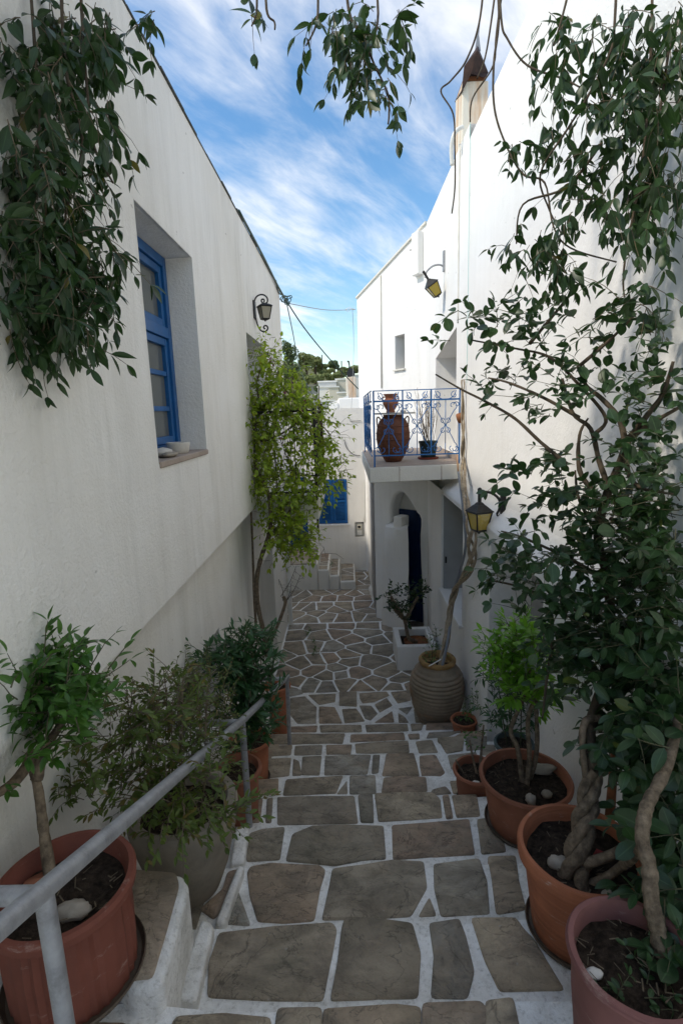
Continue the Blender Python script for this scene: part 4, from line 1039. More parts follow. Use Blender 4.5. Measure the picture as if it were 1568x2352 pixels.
# right foreground lantern on the near wall
pc = PX(1159, 1158, XR); l1 = empty('wall_lantern', (XR, pc.y, pc.z), 'black lantern with amber glass and curved arm on the wall beside the green bush', 'lantern')
mb = MB(); mb.obox((XR - .008, pc.y, pc.z), (.010, 0, 0), (0, .032, 0), (0, 0, .10)); mb.obox((XR - .024, pc.y, pc.z - .0), (.014, 0, 0), (0, .022, 0), (0, 0, .085)); mb.obox((XR - .03, pc.y, pc.z + .09), (.012, 0, 0), (0, .014, 0), (0, 0, .02))
mb.build('backplate', M['iron'], l1, bevel=.006, seg=3)
tipc = PX(1112, 1160, XR - .20); tip = Vector((XR - .205, pc.y + .02, pc.z + .045))
arm = MB(); arm.tube(spline([(XR - .03, pc.y, pc.z - .02), (XR - .055, pc.y, pc.z + .05), (XR - .11, pc.y + .01, pc.z + .095), (XR - .17, pc.y + .015, pc.z + .105), (tip.x, tip.y, tip.z + .06)], 6), .0115, 8)
arm.tube(spline([(XR - .04, pc.y, pc.z + .0), (XR - .05, pc.y, pc.z - .05), (XR - .065, pc.y, pc.z - .085), (XR - .05, pc.y, pc.z - .10), (XR - .04, pc.y, pc.z - .085)], 5), [.010] * 10 + [.007] * 11, 7); arm.build('arm', M['iron'], l1, smooth=True)
ra = RAD(20); carriage(l1, tip, (0, 0, 1), (math.cos(ra), math.sin(ra), 0), (-math.sin(ra), math.cos(ra), 0), 1.0, 'amber', 'iron')
# tilted lantern high on the far wall
pt = PX(1021, 600, XF); l2 = empty('wall_lantern', (XF, pt.y, pt.z), 'tilted lantern with yellowed glass high on the right wall above the balcony', 'lantern')
mb = MB(); mb.obox((XF - .012, pt.y, pt.z + .0), (.014, 0, 0), (0, .03, 0), (0, 0, .125)); mb.build('backplate', M['galv'], l2, bevel=.006)
tp = PX(1004, 642, XF - .16); tp = Vector((XF - .21, pt.y - .05, pt.z - .17))
arm = MB(); arm.tube(spline([(XF - .02, pt.y, pt.z - .06), (XF - .07, pt.y, pt.z - .04), (XF - .16, pt.y - .02, pt.z - .06), (XF - .24, pt.y - .04, pt.z - .13), (XF - .26, pt.y - .05, pt.z - .20)], 6), .012, 8); arm.build('arm', M['galv'], l2, smooth=True)
up = Vector((-.55, -.12, .82)).normalized(); axx = up.cross(Vector((0, 1, 0))).normalized(); axy = up.cross(axx)
carriage(l2, Vector((XF - .235, pt.y - .05, pt.z - .20)), up, axx, axy, .98, 'amber', 'iron')
# left lantern with scrolled bracket
pl_ = PX(583, 712, XL); l3 = empty('wall_lantern', (XL, pl_.y, pl_.z), 'scrolled iron lantern near the far end of the left wall', 'lantern')
MB().obox((XL + .008, pl_.y, pl_.z), (.008, 0, 0), (0, .05, 0), (0, 0, .085)).build('backplate', M['iron'], l3, bevel=.004)
yl = pl_.y; zl_ = pl_.z
# iron loops traced in the plane that stands off the wall
def Lp(u, v): p = PY(u, v, yl); return p
sc_ = MB()
fx = lambda x, y: ((690 + x * .08929) / 1.2245, (800 + y * .08929) / 1.2245)
up_ = [(290, 800), (280, 620), (300, 480), (370, 370), (480, 322), (590, 335), (670, 400), (700, 480), (685, 560), (630, 600), (570, 595), (515, 550), (505, 495), (545, 462), (590, 485), (595, 530), (585, 565)]
dn_ = [(290, 800), (310, 960), (350, 1150), (400, 1310), (470, 1430), (560, 1485), (640, 1475), (700, 1410), (700, 1340), (650, 1295), (595, 1310), (575, 1350), (595, 1385), (630, 1395)]
for path in (up_, dn_): sc_.tube(spline([Lp(*fx(*p)) for p in path], 4), .0075, 6)
sc_.build('bracket', M['iron'], l3, smooth=True)
tp3 = Lp(*fx(595, 590)) + Vector((0, 0, .046))
for nm in ('x',):
    ca, sa = math.cos(RAD(28)), math.sin(RAD(28))
    carriage(l3, tp3, (0, 0, 1), (ca, sa, 0), (-sa, ca, 0), .74, 'frost', 'iron', False)

# ------------------------------------------------------------------ hand rail
R0 = PD(-40, 2192, .80); R1 = PD(95, 2052, .90)
hr = empty('handrail', (-.5, .75, 2.16), 'grey galvanised pipe handrail with three posts beside the steps', 'handrail')
B2 = PZ(573, 1893, STEP_Z[4]); T2 = PY(556, 1655, B2.y); B3 = PZ(665, 1708, STEP_Z[8]); T3 = PY(659, 1556, B3.y)
p1 = PD(100, 2045, .92)
start = p1 + (p1 - T2) * .28; endp = T3 + (T3 - T2) * .035
MB().tube([start, p1, T2, T3, endp], .0185, 14).build('rail', M['galv'], hr, auto=50)
for t, b in ((p1, Vector((p1.x, p1.y, 2.155))), (T2, B2), (T3, B3)): MB().tube([t, Vector((b.x, b.y, b.z - .01))], .0165, 14).build('post', M['galv'], hr, auto=50)
for t in (p1, T2, T3): MB().tube([t + Vector((-.01, 0, -.01)), (XLL + .005, t.y, t.z - .01)], .0165, 12).build('wall_bracket', M['galv'], hr, auto=50)

# ------------------------------------------------------------------ pots
def potprof(r, h, rb, lip=.022, rimh=.045, th=.016, soil=.05):
    return [(rb * .96, 0), (rb, .006), (lerp(rb, r - lip, .5) + .004, h * .5), (r - lip, h - rimh), (r - lip * .55, h - rimh + .006), (r, h - rimh + .016), (r + .002, h - .010), (r - .004, h), (r - th, h), (r - th - .004, h - .01), (r - lip - th * .7, h - soil - .02)]
def soil_disc(name, c, r, parent, seed=0, chips=40):
    mb = MB(); b = 0; rings, n = 7, 22; mb.v.append((c[0], c[1], c[2] + .012 + .012 * nz((seed, 1, 1))))
    for i in range(1, rings + 1):
        for k in range(n):
            a = 2 * math.pi * k / n; rr = r * i / rings; x, y = c[0] + rr * math.cos(a), c[1] + rr * math.sin(a)
            mb.v.append((x, y, c[2] + .014 * nz((x * 14, y * 14, seed)) + .010 * nz((x * 40, y * 40, seed)) + .010 * (1 - i / rings)))
    for k in range(n): mb.f.append((0, 1 + k, 1 + (k + 1) % n))
    for i in range(rings - 1):
        for k in range(n):
            k2 = (k + 1) % n; mb.f.append((1 + i * n + k, 1 + (i + 1) * n + k, 1 + (i + 1) * n + k2, 1 + i * n + k2))
    o = mb.build('soil', M['soil'], parent, smooth=True)
    if chips:
        cb_ = MB(); R_ = random.Random(seed)
        for i in range(chips):
            a, rr = R_.random() * 6.28, r * .93 * math.sqrt(R_.random()); x, y = c[0] + rr * math.cos(a), c[1] + rr * math.sin(a); L_ = R_.uniform(.006, .035); d = Vector((R_.uniform(-1, 1), R_.uniform(-1, 1), R_.uniform(-.2, .3))).normalized()
            p = Vector((x, y, c[2] + .02)); cb_.tube([p - d * L_ / 2, p + d * L_ / 2], R_.uniform(.0008, .002), 4)
        so_ = cb_.build('litter', M['twig_brown'], o); so_['kind'] = 'stuff'
    return o
def pot(name, c, r, h, m, label, rb=None, ribs=0, saucer=None, soil=.05, seed=0, rimh=.045, lip=.022, group=None, chips=40):
    rb = rb or r * .74
    root = empty(name, c, label, 'pot', group)
    fn = None
    fn = lambda rr, z, a, i: (rr * (1 + .010 * nz((math.cos(a) * 1.3, math.sin(a) * 1.3, seed + z * 2))), z + .004 * nz((math.cos(a) * 1.5, math.sin(a) * 1.5, seed + 9)))
    if ribs: fn = lambda rr, z, a, i: ((rr + (.0035 * math.cos(a * ribs) if 1 <= i <= 3 else 0)), z)
    prof = potprof(r, h, rb, lip, rimh, soil=soil); MB().lathe(prof, c, 72 if ribs else 48, fn, True).build('body', M[m], root, auto=35)
    soil_disc('soil', (c[0], c[1], c[2] + h - soil), r - lip - .006, root, seed, chips)
    if saucer: MB().lathe([(rb * 1.08, .0), (rb * 1.17, .022), (rb * 1.15, .026), (rb * 1.08, .012), (rb * .5, .01)], (c[0], c[1], c[2] - .002), 40, None, True).build('saucer', M[saucer], root, auto=40)
    return root
def scaled(px, dep):  # helper for foreground pots: a point at camera depth
    return PD(px[0], px[1], dep)
POTS = {}
# a: big ribbed red pot, front left
ca_ = Vector((-.752, 1.135, 2.162)); POTS['a'] = (ca_, .172, .285)
pot('plant_pot', ca_, .172, .285, 'tc_red', 'large dull red ribbed pot holding the small tree beside the handrail', .15, 40, 'saucer', .05, 3)
# b: concrete urn
cb2 = Vector((-.70, 1.86, 1.68)); POTS['b'] = (cb2, .215, .40)
root = empty('stone_urn', cb2, 'wide weathered concrete tub overflowing with weeds behind the handrail', 'urn')
MB().lathe([(.10, 0), (.125, .01), (.165, .12), (.20, .26), (.216, .345), (.215, .385), (.205, .40), (.178, .40), (.17, .39), (.165, .33)], cb2, 48, lambda r, z, a, i: (r * (1 + .012 * nz((math.cos(a) * 2, math.sin(a) * 2, z * 6))), z), True).build('body', M['urn'], root, auto=40)
soil_disc('soil', cb2 + Vector((0, 0, .34)), .166, root, 4)
# rosemary-ish brown pot behind the urn
cc2 = Vector((-.66, 2.62, 1.36)); POTS['r'] = (cc2, .135, .28)
pot('plant_pot', cc2, .135, .30, 'tc_brown', 'brown clay pot half hidden between the concrete tub and the dark green bush', .10, 0, None, .04, 6)
cd_ = Vector((-.735, 3.32, 1.04)); POTS['c'] = (cd_, .150, .33)
pot('plant_pot', cd_, .150, .33, 'tc_orange', 'terracotta pot under the dark leafy bush behind the middle post', .11, 0, 'saucer', .05, 7)
ce = Vector((-.72, 4.62, .56)); POTS['d'] = (ce, .112, .46)
pot('plant_pot', ce, .125, .50, 'tc_orange', 'tall narrow terracotta pot at the lower end of the handrail', .085, 0, None, .05, 8)
# right side
cg = Vector((1.035, 4.50, .56)); pot('plant_pot', cg, .125, .165, 'tc_orange', 'smallest terracotta pot next to the ribbed clay jar', .085, 0, 'saucer', .03, 9, .03, .014)
chh = Vector((.735, 2.86, 1.20)); pot('plant_pot', chh, .138, .235, 'tc_brown', 'small terracotta pot with two cut stems left of the larger round pot', .10, 0, 'saucer', .045, 10, .035, .018)
ci = Vector((.845, 2.33, 1.52)); pot('plant_pot', ci, .222, .275, 'tc_brown', 'wide brown terracotta pot holding the bright green shrub', .165, 0, 'saucer', .05, 11, .04)
cj = Vector((.735, 1.50, 1.84)); pot('plant_pot', cj, .196, .33, 'tc_orange', 'scuffed orange terracotta pot with the twisted trunk', .14, 0, 'saucer', .05, 12, .06)
rk = PZ(1462, 2190, 2.36); ck = Vector((rk.x, rk.y, 2.08)); 
pot('plant_pot', ck, .150, .28, 'tc_mauve', 'mauve plastic pot in the lower right corner', .12, 0, None, .05, 13, .02, .012)
cl_ = Vector((1.22, 3.62, .88)); pot('plant_pot', cl_, .15, .20, 'teal_pot', 'grey green pot in the wall recess behind the bright shrub', .11, 0, None, .03, 14)
# stones lying on the soil of the pots
def softstone(c, r, sx, sy, sz, seed, label, m='pebble', rough=.30): return tag(pebble(MB(), c, r, sx, sy, sz, seed, 14, rough).build('stone', M[m], smooth=True), label, 'stone')
softstone(ci + Vector((-.02, -.14, .25)), .027, .9, 1, 1, 2, 'rounded pale stone at the front of the wide brown pot')
softstone(ci + Vector((.07, -.10, .245)), .025, 1, .9, .8, 8, 'darker brown stone next to the pale one in the wide brown pot', 'urn')
softstone(ci + Vector((.11, .08, .245)), .048, 1.4, .8, .45, 12, 'flat angular stone at the back of the wide brown pot', 'pebble', .5)
softstone(cj + Vector((-.085, -.03, .295)), .027, 1.25, .9, .8, 3, 'oval speckled stone in the scuffed orange pot')
softstone(cj + Vector((.02, -.155, .30)), .020, 1.2, .9, .8, 6, 'small yellowish stone at the front of the orange pot')
softstone(chh + Vector((-.02, -.085, .20)), .022, 1.1, 1, .7, 7, 'little pale stone in the small terracotta pot', 'pebble_w')
softstone(ca_ + Vector((.045, -.05, .25)), .034, 1.35, .75, .5, 14, 'jagged pale stone on the soil of the large red pot', 'pebble', .55)
softstone(ca_ + Vector((-.07, .03, .245)), .04, 1.4, .8, .5, 15, 'reddish stone half buried behind the trunk in the red pot', 'tc_brown')
softstone(ck + Vector((-.10, -.01, .24)), .014, 1.4, 1, .5, 9, 'chip of white stone in the mauve pot', 'pebble_w')
# ribbed storage jar
jc = Vector((.862, 4.96, .40))
jr = empty('storage_jar', jc, 'large ribbed clay storage jar with ochre rim standing by the right wall', 'jar')
prof = []
ctrl = [(0, .150), (.04, .172), (.12, .208), (.22, .243), (.34, .266), (.44, .268), (.54, .246), (.61, .210), (.66, .175), (.675, .168)]
def jrad(z):
    for (z0, r0), (z1, r1) in zip(ctrl, ctrl[1:]):
        if z <= z1: return lerp(r0, r1, (z - z0) / (z1 - z0))
    return ctrl[-1][1]
nr = 112
for i in range(nr + 1):
    z = .675 * i / nr; prof.append((jrad(z), z))
ribw = lambda z, a: .0125 * (abs(math.sin(z * 78 + .6 * math.sin(a) + .8 * nz((math.cos(a), math.sin(a), z * 3))))) ** .6 * (1 if .03 < z < .60 else .25) * (.5 + .9 * max(0, nz((math.cos(a) * 1.6, math.sin(a) * 1.6, z * 5)) + .5))
MB().lathe(prof, jc, 64, lambda r, z, a, i: (r + ribw(z, a), z), True).build('body', M['pithos'], jr, smooth=True)
MB().lathe([(.160, .660), (.176, .672), (.186, .690), (.186, .708), (.176, .722), (.160, .724), (.148, .716), (.142, .69), (.14, .60), (.01, .60)], jc, 48, None, True).build('rim', M['pithos_rim'], jr, smooth=True)
soil_disc('soil', jc + Vector((0, 0, .655)), .142, jr, 17)
# white planter box
pb0, pb1 = PZ(912, 1541, .32), PZ(986, 1541, .32); px0, px1 = pb0.x, pb1.x + .10; pyf = pb0.y; pyb = pyf + .62; ph = .33
bxr = empty('planter_box', ((px0 + px1) / 2, (pyf + pyb) / 2, .32), 'low whitewashed masonry planter box at the foot of the right wall', 'planter')
wt = .075
mb = MB(); mb.box(px0, px1, pyf, pyf + wt, .3, .32 + ph); mb.box(px0, px1, pyb - wt, pyb, .3, .32 + ph); mb.box(px0, px0 + wt, pyf + wt, pyb - wt, .3, .32 + ph); mb.box(px1 - wt, px1, pyf + wt, pyb - wt, .3, .32 + ph)
mb.build('wall', M['wall_low'], bxr, bevel=.012, seg=3)
sm = MB(); sm.box(px0 + wt, px1 - wt, pyf + wt, pyb - wt, .30, .32 + ph - .10); sm.build('soil', M['soil'], bxr)
cm = Vector(((px0 + px1) / 2 + .02, (pyf + pyb) / 2 - .05, .32 + ph - .10))
MB().lathe([(.13, 0), (.15, .02), (.16, .06), (.15, .062), (.135, .03), (.02, .03)], cm, 32, None, True).build('bowl', M['rust_can'], bxr, auto=40)

# ------------------------------------------------------------------ things on the balcony
zbf = 2.968
jb = PZ(905, 1062, zbf); jh = PY(905, 952, jb.y).z - zbf
def amphora(name, c, prof, handles, m, label, cat='jar', bands=()):
    root = empty(name, c, label, cat)
    MB().lathe(prof, c, 44, None, True).build('body', M[m], root, auto=40)
    for sg in (-1, 1):
        pts = [c + Vector((sg * x, 0, z)) for x, z in handles]
        MB().tube(spline(pts, 5), .0085, 7).build('handle', M[m], root, smooth=True)
    for z, r in bands: MB().lathe([(r + .0, z - .006), (r + .006, z - .003), (r + .006, z + .003), (r, z + .006)], c, 44, None, True).build('band', M[m], root, auto=40)
    return root
k_ = jh / .62; W2 = (PY(940, 1000, jb.y).x - PY(862, 1000, jb.y).x) / 2
r_ = lambda f: f * W2
pr = [(r_(.46), 0), (r_(.50), .01 * k_), (r_(.70), .085 * k_), (r_(.92), .19 * k_), (r_(1.0), .30 * k_), (r_(1.0), .38 * k_), (r_(.94), .47 * k_), (r_(.80), .54 * k_), (r_(.62), .58 * k_), (r_(.56), .60 * k_), (r_(.58), .62 * k_), (r_(.44), .62 * k_), (r_(.42), .58 * k_)]
jbc = Vector((jb.x, jb.y + .13, zbf))
amphora('storage_jar', jbc, pr, [(r_(.72), .555 * k_), (r_(.86), .59 * k_), (r_(.95), .565 * k_), (r_(.92), .48 * k_)], 'tc_jar', 'big brown two-handled clay jar on the balcony', 'jar', [(.30 * k_, r_(1.0)), (.38 * k_, r_(1.0)), (.19 * k_, r_(.92)), (.47 * k_, r_(.94))])
zs2 = zbf + jh + .005
bo = MB(); bo.obox((jbc.x + .02, jbc.y, zs2 + .008), (.225, .02, 0), (-.015, .17, 0), (0, 0, .009)); tag(bo.build('slate_board', M['slate'], bevel=.003), 'grey stone board resting on top of the brown balcony jar', 'board')
sj = Vector((jbc.x - .025, jbc.y, zs2 + .018)); sh_ = PY(890, 905, jbc.y).z - sj.z; kk = sh_ / .27
pr2 = [(.062, 0), (.068, .012), (.058, .03), (.085, .075), (.112, .12), (.115, .15), (.095, .185), (.075, .205), (.078, .235), (.105, .262), (.108, .27), (.095, .268), (.066, .23)]
amphora('amphora', sj, [(r * kk, z * kk) for r, z in pr2], [(.08 * kk, .225 * kk), (.108 * kk, .225 * kk), (.118 * kk, .195 * kk), (.108 * kk, .160 * kk)], 'tc_brown', 'small faded clay amphora on the board above the brown jar', 'amphora')
softstone((sj.x + .15, sj.y - .03, zs2 + .03), .035, 1, .8, .6, 21, 'pale pebble beside the amphora on the stone board', 'pebble_w')
gp_ = PZ(986, 1057, zbf); gc = Vector((gp_.x, gp_.y + .12, zbf)); gr = .116; gh = .235
gr_ = empty('plant_pot', gc, 'dark green pot on a red saucer on the balcony', 'pot')
MB().lathe([(gr * .78, .02), (gr * .80, .025), (gr * .97, gh - .03), (gr * 1.04, gh - .028), (gr * 1.05, gh), (gr * .95, gh), (gr * .92, gh - .05), (.01, gh - .05)], gc, 36, None, True).build('body', M['green_pot'], gr_, auto=40)
MB().lathe([(gr * .95, 0), (gr * 1.12, .012), (gr * 1.14, .034), (gr * 1.10, .034), (gr * .9, .015), (.01, .015)], gc, 36, None, True).build('saucer', M['red_saucer'], gr_, auto=40)
dt = empty('dry_plant', gc + Vector((0, 0, gh - .05)), 'tall bare dry stems in the dark green balcony pot', 'plant')
tw = MB(); R_ = random.Random(5)
for i in range(26):
    a = R_.uniform(0, 6.28); sp = R_.uniform(.02, .20); h_ = R_.uniform(.42, .72); p0 = gc + Vector((R_.uniform(-.06, .06), R_.uniform(-.06, .06), gh - .06))
    d = Vector((math.cos(a) * sp, math.sin(a) * sp * .6, h_)); pts = [p0, p0 + d * .5 + Vector((R_.uniform(-.012, .012), 0, 0)), p0 + d]
    tw.tube(pts, [.0035, .003, .0015], 4)
    for j in range(14):
        t = R_.uniform(.35, 1); q = p0 + d * t; e = Vector((R_.uniform(-1, 1), R_.uniform(-1, 1), R_.uniform(.4, 1.4))).normalized() * R_.uniform(.012, .035); tw.tube([q, q + e], .0013, 3, False)
tw.build('stems', M['dry'], dt)
mb = MB()
for i in range(9):
    a = i * .7; d = Vector((math.cos(a), math.sin(a), R_.uniform(.3, .9))).normalized() * R_.uniform(.06, .13); p0 = gc + Vector((.04, 0, gh - .05)); s_ = d.cross(Vector((0, 0, 1))).normalized() * .013
    mb.add([p0, p0 + d * .6 + s_, p0 + d, p0 + d * .6 - s_], [(0, 1, 2, 3)])
mb.build('basal_leaves', M['lf_mid'], dt)
# rust can hanging at the railing corner
rc = PY(1062, 958, 5.95); ax = Vector((.75, -.35, .25)).normalized()
rcan = MB(); s1_ = ax.orthogonal().normalized(); s2_ = ax.cross(s1_)
b0 = 0
for i, (t, r) in enumerate(((-.06, .05), (-.055, .056), (.06, .056), (.06, .050), (-.05, .046))):
    for k in range(20):
        a = 2 * math.pi * k / 20; rcan.v.append(tuple(rc + ax * t + (s1_ * math.cos(a) + s2_ * math.sin(a)) * r))
for i in range(4):
    for k in range(20): rcan.f.append((i * 20 + k, i * 20 + (k + 1) % 20, (i + 1) * 20 + (k + 1) % 20, (i + 1) * 20 + k))
rcan.f.append(tuple(range(20)))
tag(rcan.build('rusty_tin', M['rust_can'], auto=40), 'small rusty tin hanging at the corner of the blue railing', 'tin')

# ------------------------------------------------------------------ braided climber stem, conduit
bp = [(1010, 1540, .865), (1018, 1500, .91), (1028, 1440, .98), (1036, 1385, 1.03), (1048, 1350, 1.06), (1074, 1315, 1.085), (1084, 1270, 1.09), (1081, 1215, 1.085), (1073, 1170, 1.10), (1065, 1120, 1.17), (1062, 1060, 1.255), (1064, 1010, 1.262), (1062, 960, 1.262), (1063, 905, 1.265), (1062, 872, 1.268)]
bpts = spline([PX(u, v, x) for u, v, x in bp], 9)
br = empty('climber_stem', bpts[0], 'bundle of twisted bare vine stems climbing the right wall from the clay jar', 'vine')
for s_ in range(6):
    pts = []; rad_ = []
    n_ = len(bpts)
    for i, p in enumerate(bpts):
        t = i / n_; a = s_ * 1.05 + t * (26 + 2.2 * s_) + 1.6 * nz((t * 5, s_, 3)); w_ = .019 + .016 * max(0, nz((t * 5, s_ * 1.3, 9)) + .1)
        if .30 < t < .60: w_ *= 1 + .9 * math.sin(math.pi * (t - .30) / .30)
        if t > .72: w_ *= .7
        pts.append(p + Vector((math.cos(a) * w_, math.sin(a) * w_, 0))); rad_.append(lerp(.0145, .007, t) * (1 + .25 * nz((t * 30, s_, 1))))
    if s_ > 3: pts = pts[:int(n_ * .72)]; rad_ = rad_[:int(n_ * .72)]
    MB().tube(pts, rad_, 6).build('stem', M['braid'], br, smooth=True)
cp = [(1012, 1540, .87), (1026, 1480, .94), (1038, 1400, 1.05), (1047, 1340, 1.09), (1062, 1290, 1.12), (1069, 1250, 1.125), (1067, 1210, 1.12), (1061, 1150, 1.13), (1055, 1105, 1.22), (1052, 1085, 1.25)]
cdt = empty('conduit', PX(1046, 1330, 1.09), 'grey plastic conduit running up beside the twisted vine to the balcony', 'conduit')
MB().tube(spline([PX(*q) for q in cp], 6), .0135, 8).build('pipe', M['conduit'], cdt, smooth=True)
MB().tube([PX(1052, 1087, 1.25), PX(1050, 1060, 1.255), PX(1049, 1045, 1.26)], .010, 8).build('upper_pipe', M['copper'], cdt, smooth=True)
# ------------------------------------------------------------------ foliage engine
def leaf_proto(name, w, tip=1.0, curl=.10, fold=.18, n=6, roundness=.5, wave=0., seed=0, petiole=.06):
    """unit-length blade along +Y, normal +Z; folded on the midrib, arched, with UVs across the blade"""
    vs, fs, uvs = [], [], []
    for i in range(n + 1):
        t = i / n
        if i == 0: hw = .02 * w
        elif i == n: hw = .008 * w
        else: hw = w * .5 * (math.sin(math.pi * t ** (.80 + .16 * roundness)) ** (.62 if roundness > .6 else .85)) * (1 - .25 * tip * t ** 3)
        y = petiole + t * (1 - petiole); z = -curl * t * t + .02 * wave * math.sin(t * 9 + seed); zz = fold * hw
        vs += [(-hw, y, z + zz), (0, y, z), (hw, y, z + zz)]; uvs += [(0, t), (.5, t), (1, t)]
    for i in range(n):
        a = 3 * i; fs += [(a, a + 1, a + 4, a + 3), (a + 1, a + 2, a + 5, a + 4)]
    vs += [(-.012, 0, 0), (.012, 0, 0)]; uvs += [(.5, 0), (.5, 0)]; k = len(vs); fs.append((k - 2, k - 1, 2, 0))
    return dict(name=name, v=vs, f=fs, uv=uvs)
def leaf_mesh(p, m):
    me = bpy.data.meshes.new('leaf'); me.from_pydata(p['v'], [], p['f']); me.materials.append(m)
    uv = me.uv_layers.new(name='UVMap')
    for l in me.loops: uv.data[l.index].uv = p['uv'][l.vertex_index]
    me.polygons.foreach_set('use_smooth', [True] * len(me.polygons)); me.update(); return me
def leaf_M(pos, d, nrm, size, wid=1.0):
    y = Vector(d).normalized(); z = Vector(nrm); z = z - y * z.dot(y)
    if z.length < 1e-4: z = y.orthogonal()
    z.normalize(); x = y.cross(z)
    m = Matrix((x * size * wid, y * size, z * size)).transposed().to_4x4(); m.translation = pos; return m
def score(m):
    q = proj(m.translation + m.col[1].to_3d() * .5)
    if q is None: return -1
    u, v, d = q
    if not (-5 < u < 1573 and -5 < v < 2357): return -1 + 0 * d
    ax = m.col[1].to_3d(); axx = m.col[0].to_3d(); vd = ((m.translation) - EYE).normalized()
    face = abs(ax.normalized().cross(axx.normalized()).dot(vd)) if axx.length else 0
    return ax.length * (.35 + .65 * face) / d
def foliage(root, leaves, protos, m, top=300, objs=True):
    """leaves: list of (matrix, proto index). the largest in view become leaf objects, the others one part"""
    order = sorted(range(len(leaves)), key=lambda i: -score(leaves[i][0])) if objs else list(range(len(leaves)))
    mes = [leaf_mesh(p, m) for p in protos]
    picked = [i for i in order[:top] if score(leaves[i][0]) > 0] if objs else []
    for i in picked:
        o = bpy.data.objects.new('leaf', mes[leaves[i][1]]); COL.objects.link(o); o.parent = root
        o.matrix_parent_inverse = Matrix.Translation(-root.location) if root.type == 'EMPTY' else Matrix.Identity(4)
        o.matrix_basis = leaves[i][0]
    ps = set(picked); rest = [i for i in range(len(leaves)) if i not in ps]
    if rest:
        V, Fc, UV = [], [], []
        for i in rest:
            mm, k = leaves[i]; p = protos[k]; b = len(V)
            V += [tuple(mm @ Vector(v)) for v in p['v']]
            for f in p['f']: Fc.append(tuple(x + b for x in f)); UV += [p['uv'][x] for x in f]
        me = bpy.data.meshes.new('foliage'); me.from_pydata(V, [], Fc); me.materials.append(m)
        uv = me.uv_layers.new(name='UVMap'); uv.data.foreach_set('uv', [c for q in UV for c in q])
        me.polygons.foreach_set('use_smooth', [True] * len(Fc)); me.update()
        o = bpy.data.objects.new('foliage', me); COL.objects.link(o); adopt(o, root); o['kind'] = 'stuff'
    return len(picked), len(rest)
class Plant:
    def __init__(s, seed): s.R = random.Random(seed); s.leaves = []; s.tw = MB()
    def rv(s, k=1.0): return Vector((s.R.gauss(0, 1), s.R.gauss(0, 1), s.R.gauss(0, 1))) * k
    def shoot(s, p, d, length, nl, size, droop=.2, wob=.25, r=.0025, pairs=True, tilt=.7, np=1, upn=1.0, tipleaf=True, start=.15, jit=.25, clampf=None, lo=.7, hi=1.2, hang=0.):
        R = s.R; d = Vector(d).normalized(); seg = max(3, int(length / .03)); pts = [Vector(p)]; dirs = [d]
        for i in range(seg):
            d = (d + s.rv(wob * .35) + Vector((0, 0, -droop / seg))).normalized(); q = pts[-1] + d * length / seg
            if clampf: q = clampf(q)
            pts.append(q); dirs.append(d)
        s.tw.tube(pts, [lerp(r, r * .45, i / seg) for i in range(seg + 1)], 4, False)
        for i in range(nl):
            t = start + (1 - start) * i / max(1, nl - 1); f = t * seg; k = min(int(f), seg - 1); q = pts[k].lerp(pts[k + 1], f - k); dd = dirs[min(k + 1, seg)]
            side = dd.cross(Vector((0, 0, 1)));
            if side.length < .1: side = dd.orthogonal()
            side.normalize(); side = Matrix.Rotation((i % 2) * (math.pi / 2 if pairs else 2.4) + R.uniform(-.5, .5), 3, dd) @ side
            for sg in ((-1, 1) if pairs else (1 if i % 2 else -1,)):
                ld = (dd * (1 - tilt * .5) + side * sg * tilt + s.rv(jit) + Vector((0, 0, -hang))).normalized(); nn = Vector((0, 0, upn)) + dd * .35 + s.rv(.35)
                sz = size * R.uniform(lo, hi) * (1 - .25 * t)
                s.leaves.append((leaf_M(q, ld, nn, sz, R.uniform(.85, 1.12)), R.randrange(np)))
        if tipleaf:
            s.leaves.append((leaf_M(pts[-1], dirs[-1] + s.rv(.2), Vector((0, 0, 1)) + s.rv(.3), size * R.uniform(.5, .9)), R.randrange(np)))
        return pts
    def finish(s, root, protos, m, twm, top=300, objs=True):
        n = foliage(root, s.leaves, protos, m, top, objs)
        if s.tw.v:
            o = s.tw.build('twigs', M[twm], root, smooth=True); o['kind'] = 'stuff'
        return n
def branch(root, pts, r0, r1, m, n=7, sub=5, knob=.15, seed=0):
    p = spline(pts, sub); k = len(p)
    MB().tube(p, [lerp(r0, r1, i / (k - 1)) * (1 + knob * nz((i * .6, seed, 1))) for i in range(k)], n).build('branch', M[m], root, smooth=True)
    return p
PR_POINT = [leaf_proto('l', .38, 1.2, .18, .25, 6, .5), leaf_proto('l', .31, 1.4, .30, .34, 6, .45, .5, 2), leaf_proto('l', .43, 1.1, .10, .18, 6, .55)]
PR_ROUND = [leaf_proto('l', .58, .05, .12, .24, 7, .95), leaf_proto('l', .50, .1, .24, .36, 7, .85), leaf_proto('l', .64, .0, .06, .16, 7, 1.0), leaf_proto('l', .44, .2, .26, .42, 7, .8)]
PR_BOUG = [leaf_proto('l', .55, 1.2, .15, .25, 4, .5), leaf_proto('l', .48, 1.3, .25, .35, 4, .5), leaf_proto('l', .62, 1.0, .08, .12, 4, .6)]
PR_LANCE = [leaf_proto('l', .24, 1.4, .22, .25, 6, .45), leaf_proto('l', .20, 1.4, .35, .3, 6, .45), leaf_proto('l', .28, 1.3, .10, .2, 6, .5)]
PR_SMALL = [leaf_proto('l', .42, 1.0, .12, .25, 4, .5), leaf_proto('l', .34, 1.0, .2, .3, 4, .5)]
PR_LAUREL = [leaf_proto('l', .34, .9, .16, .25, 6, .6), leaf_proto('l', .38, .7, .24, .3, 6, .7), leaf_proto('l', .30, 1.1, .10, .2, 6, .5)]
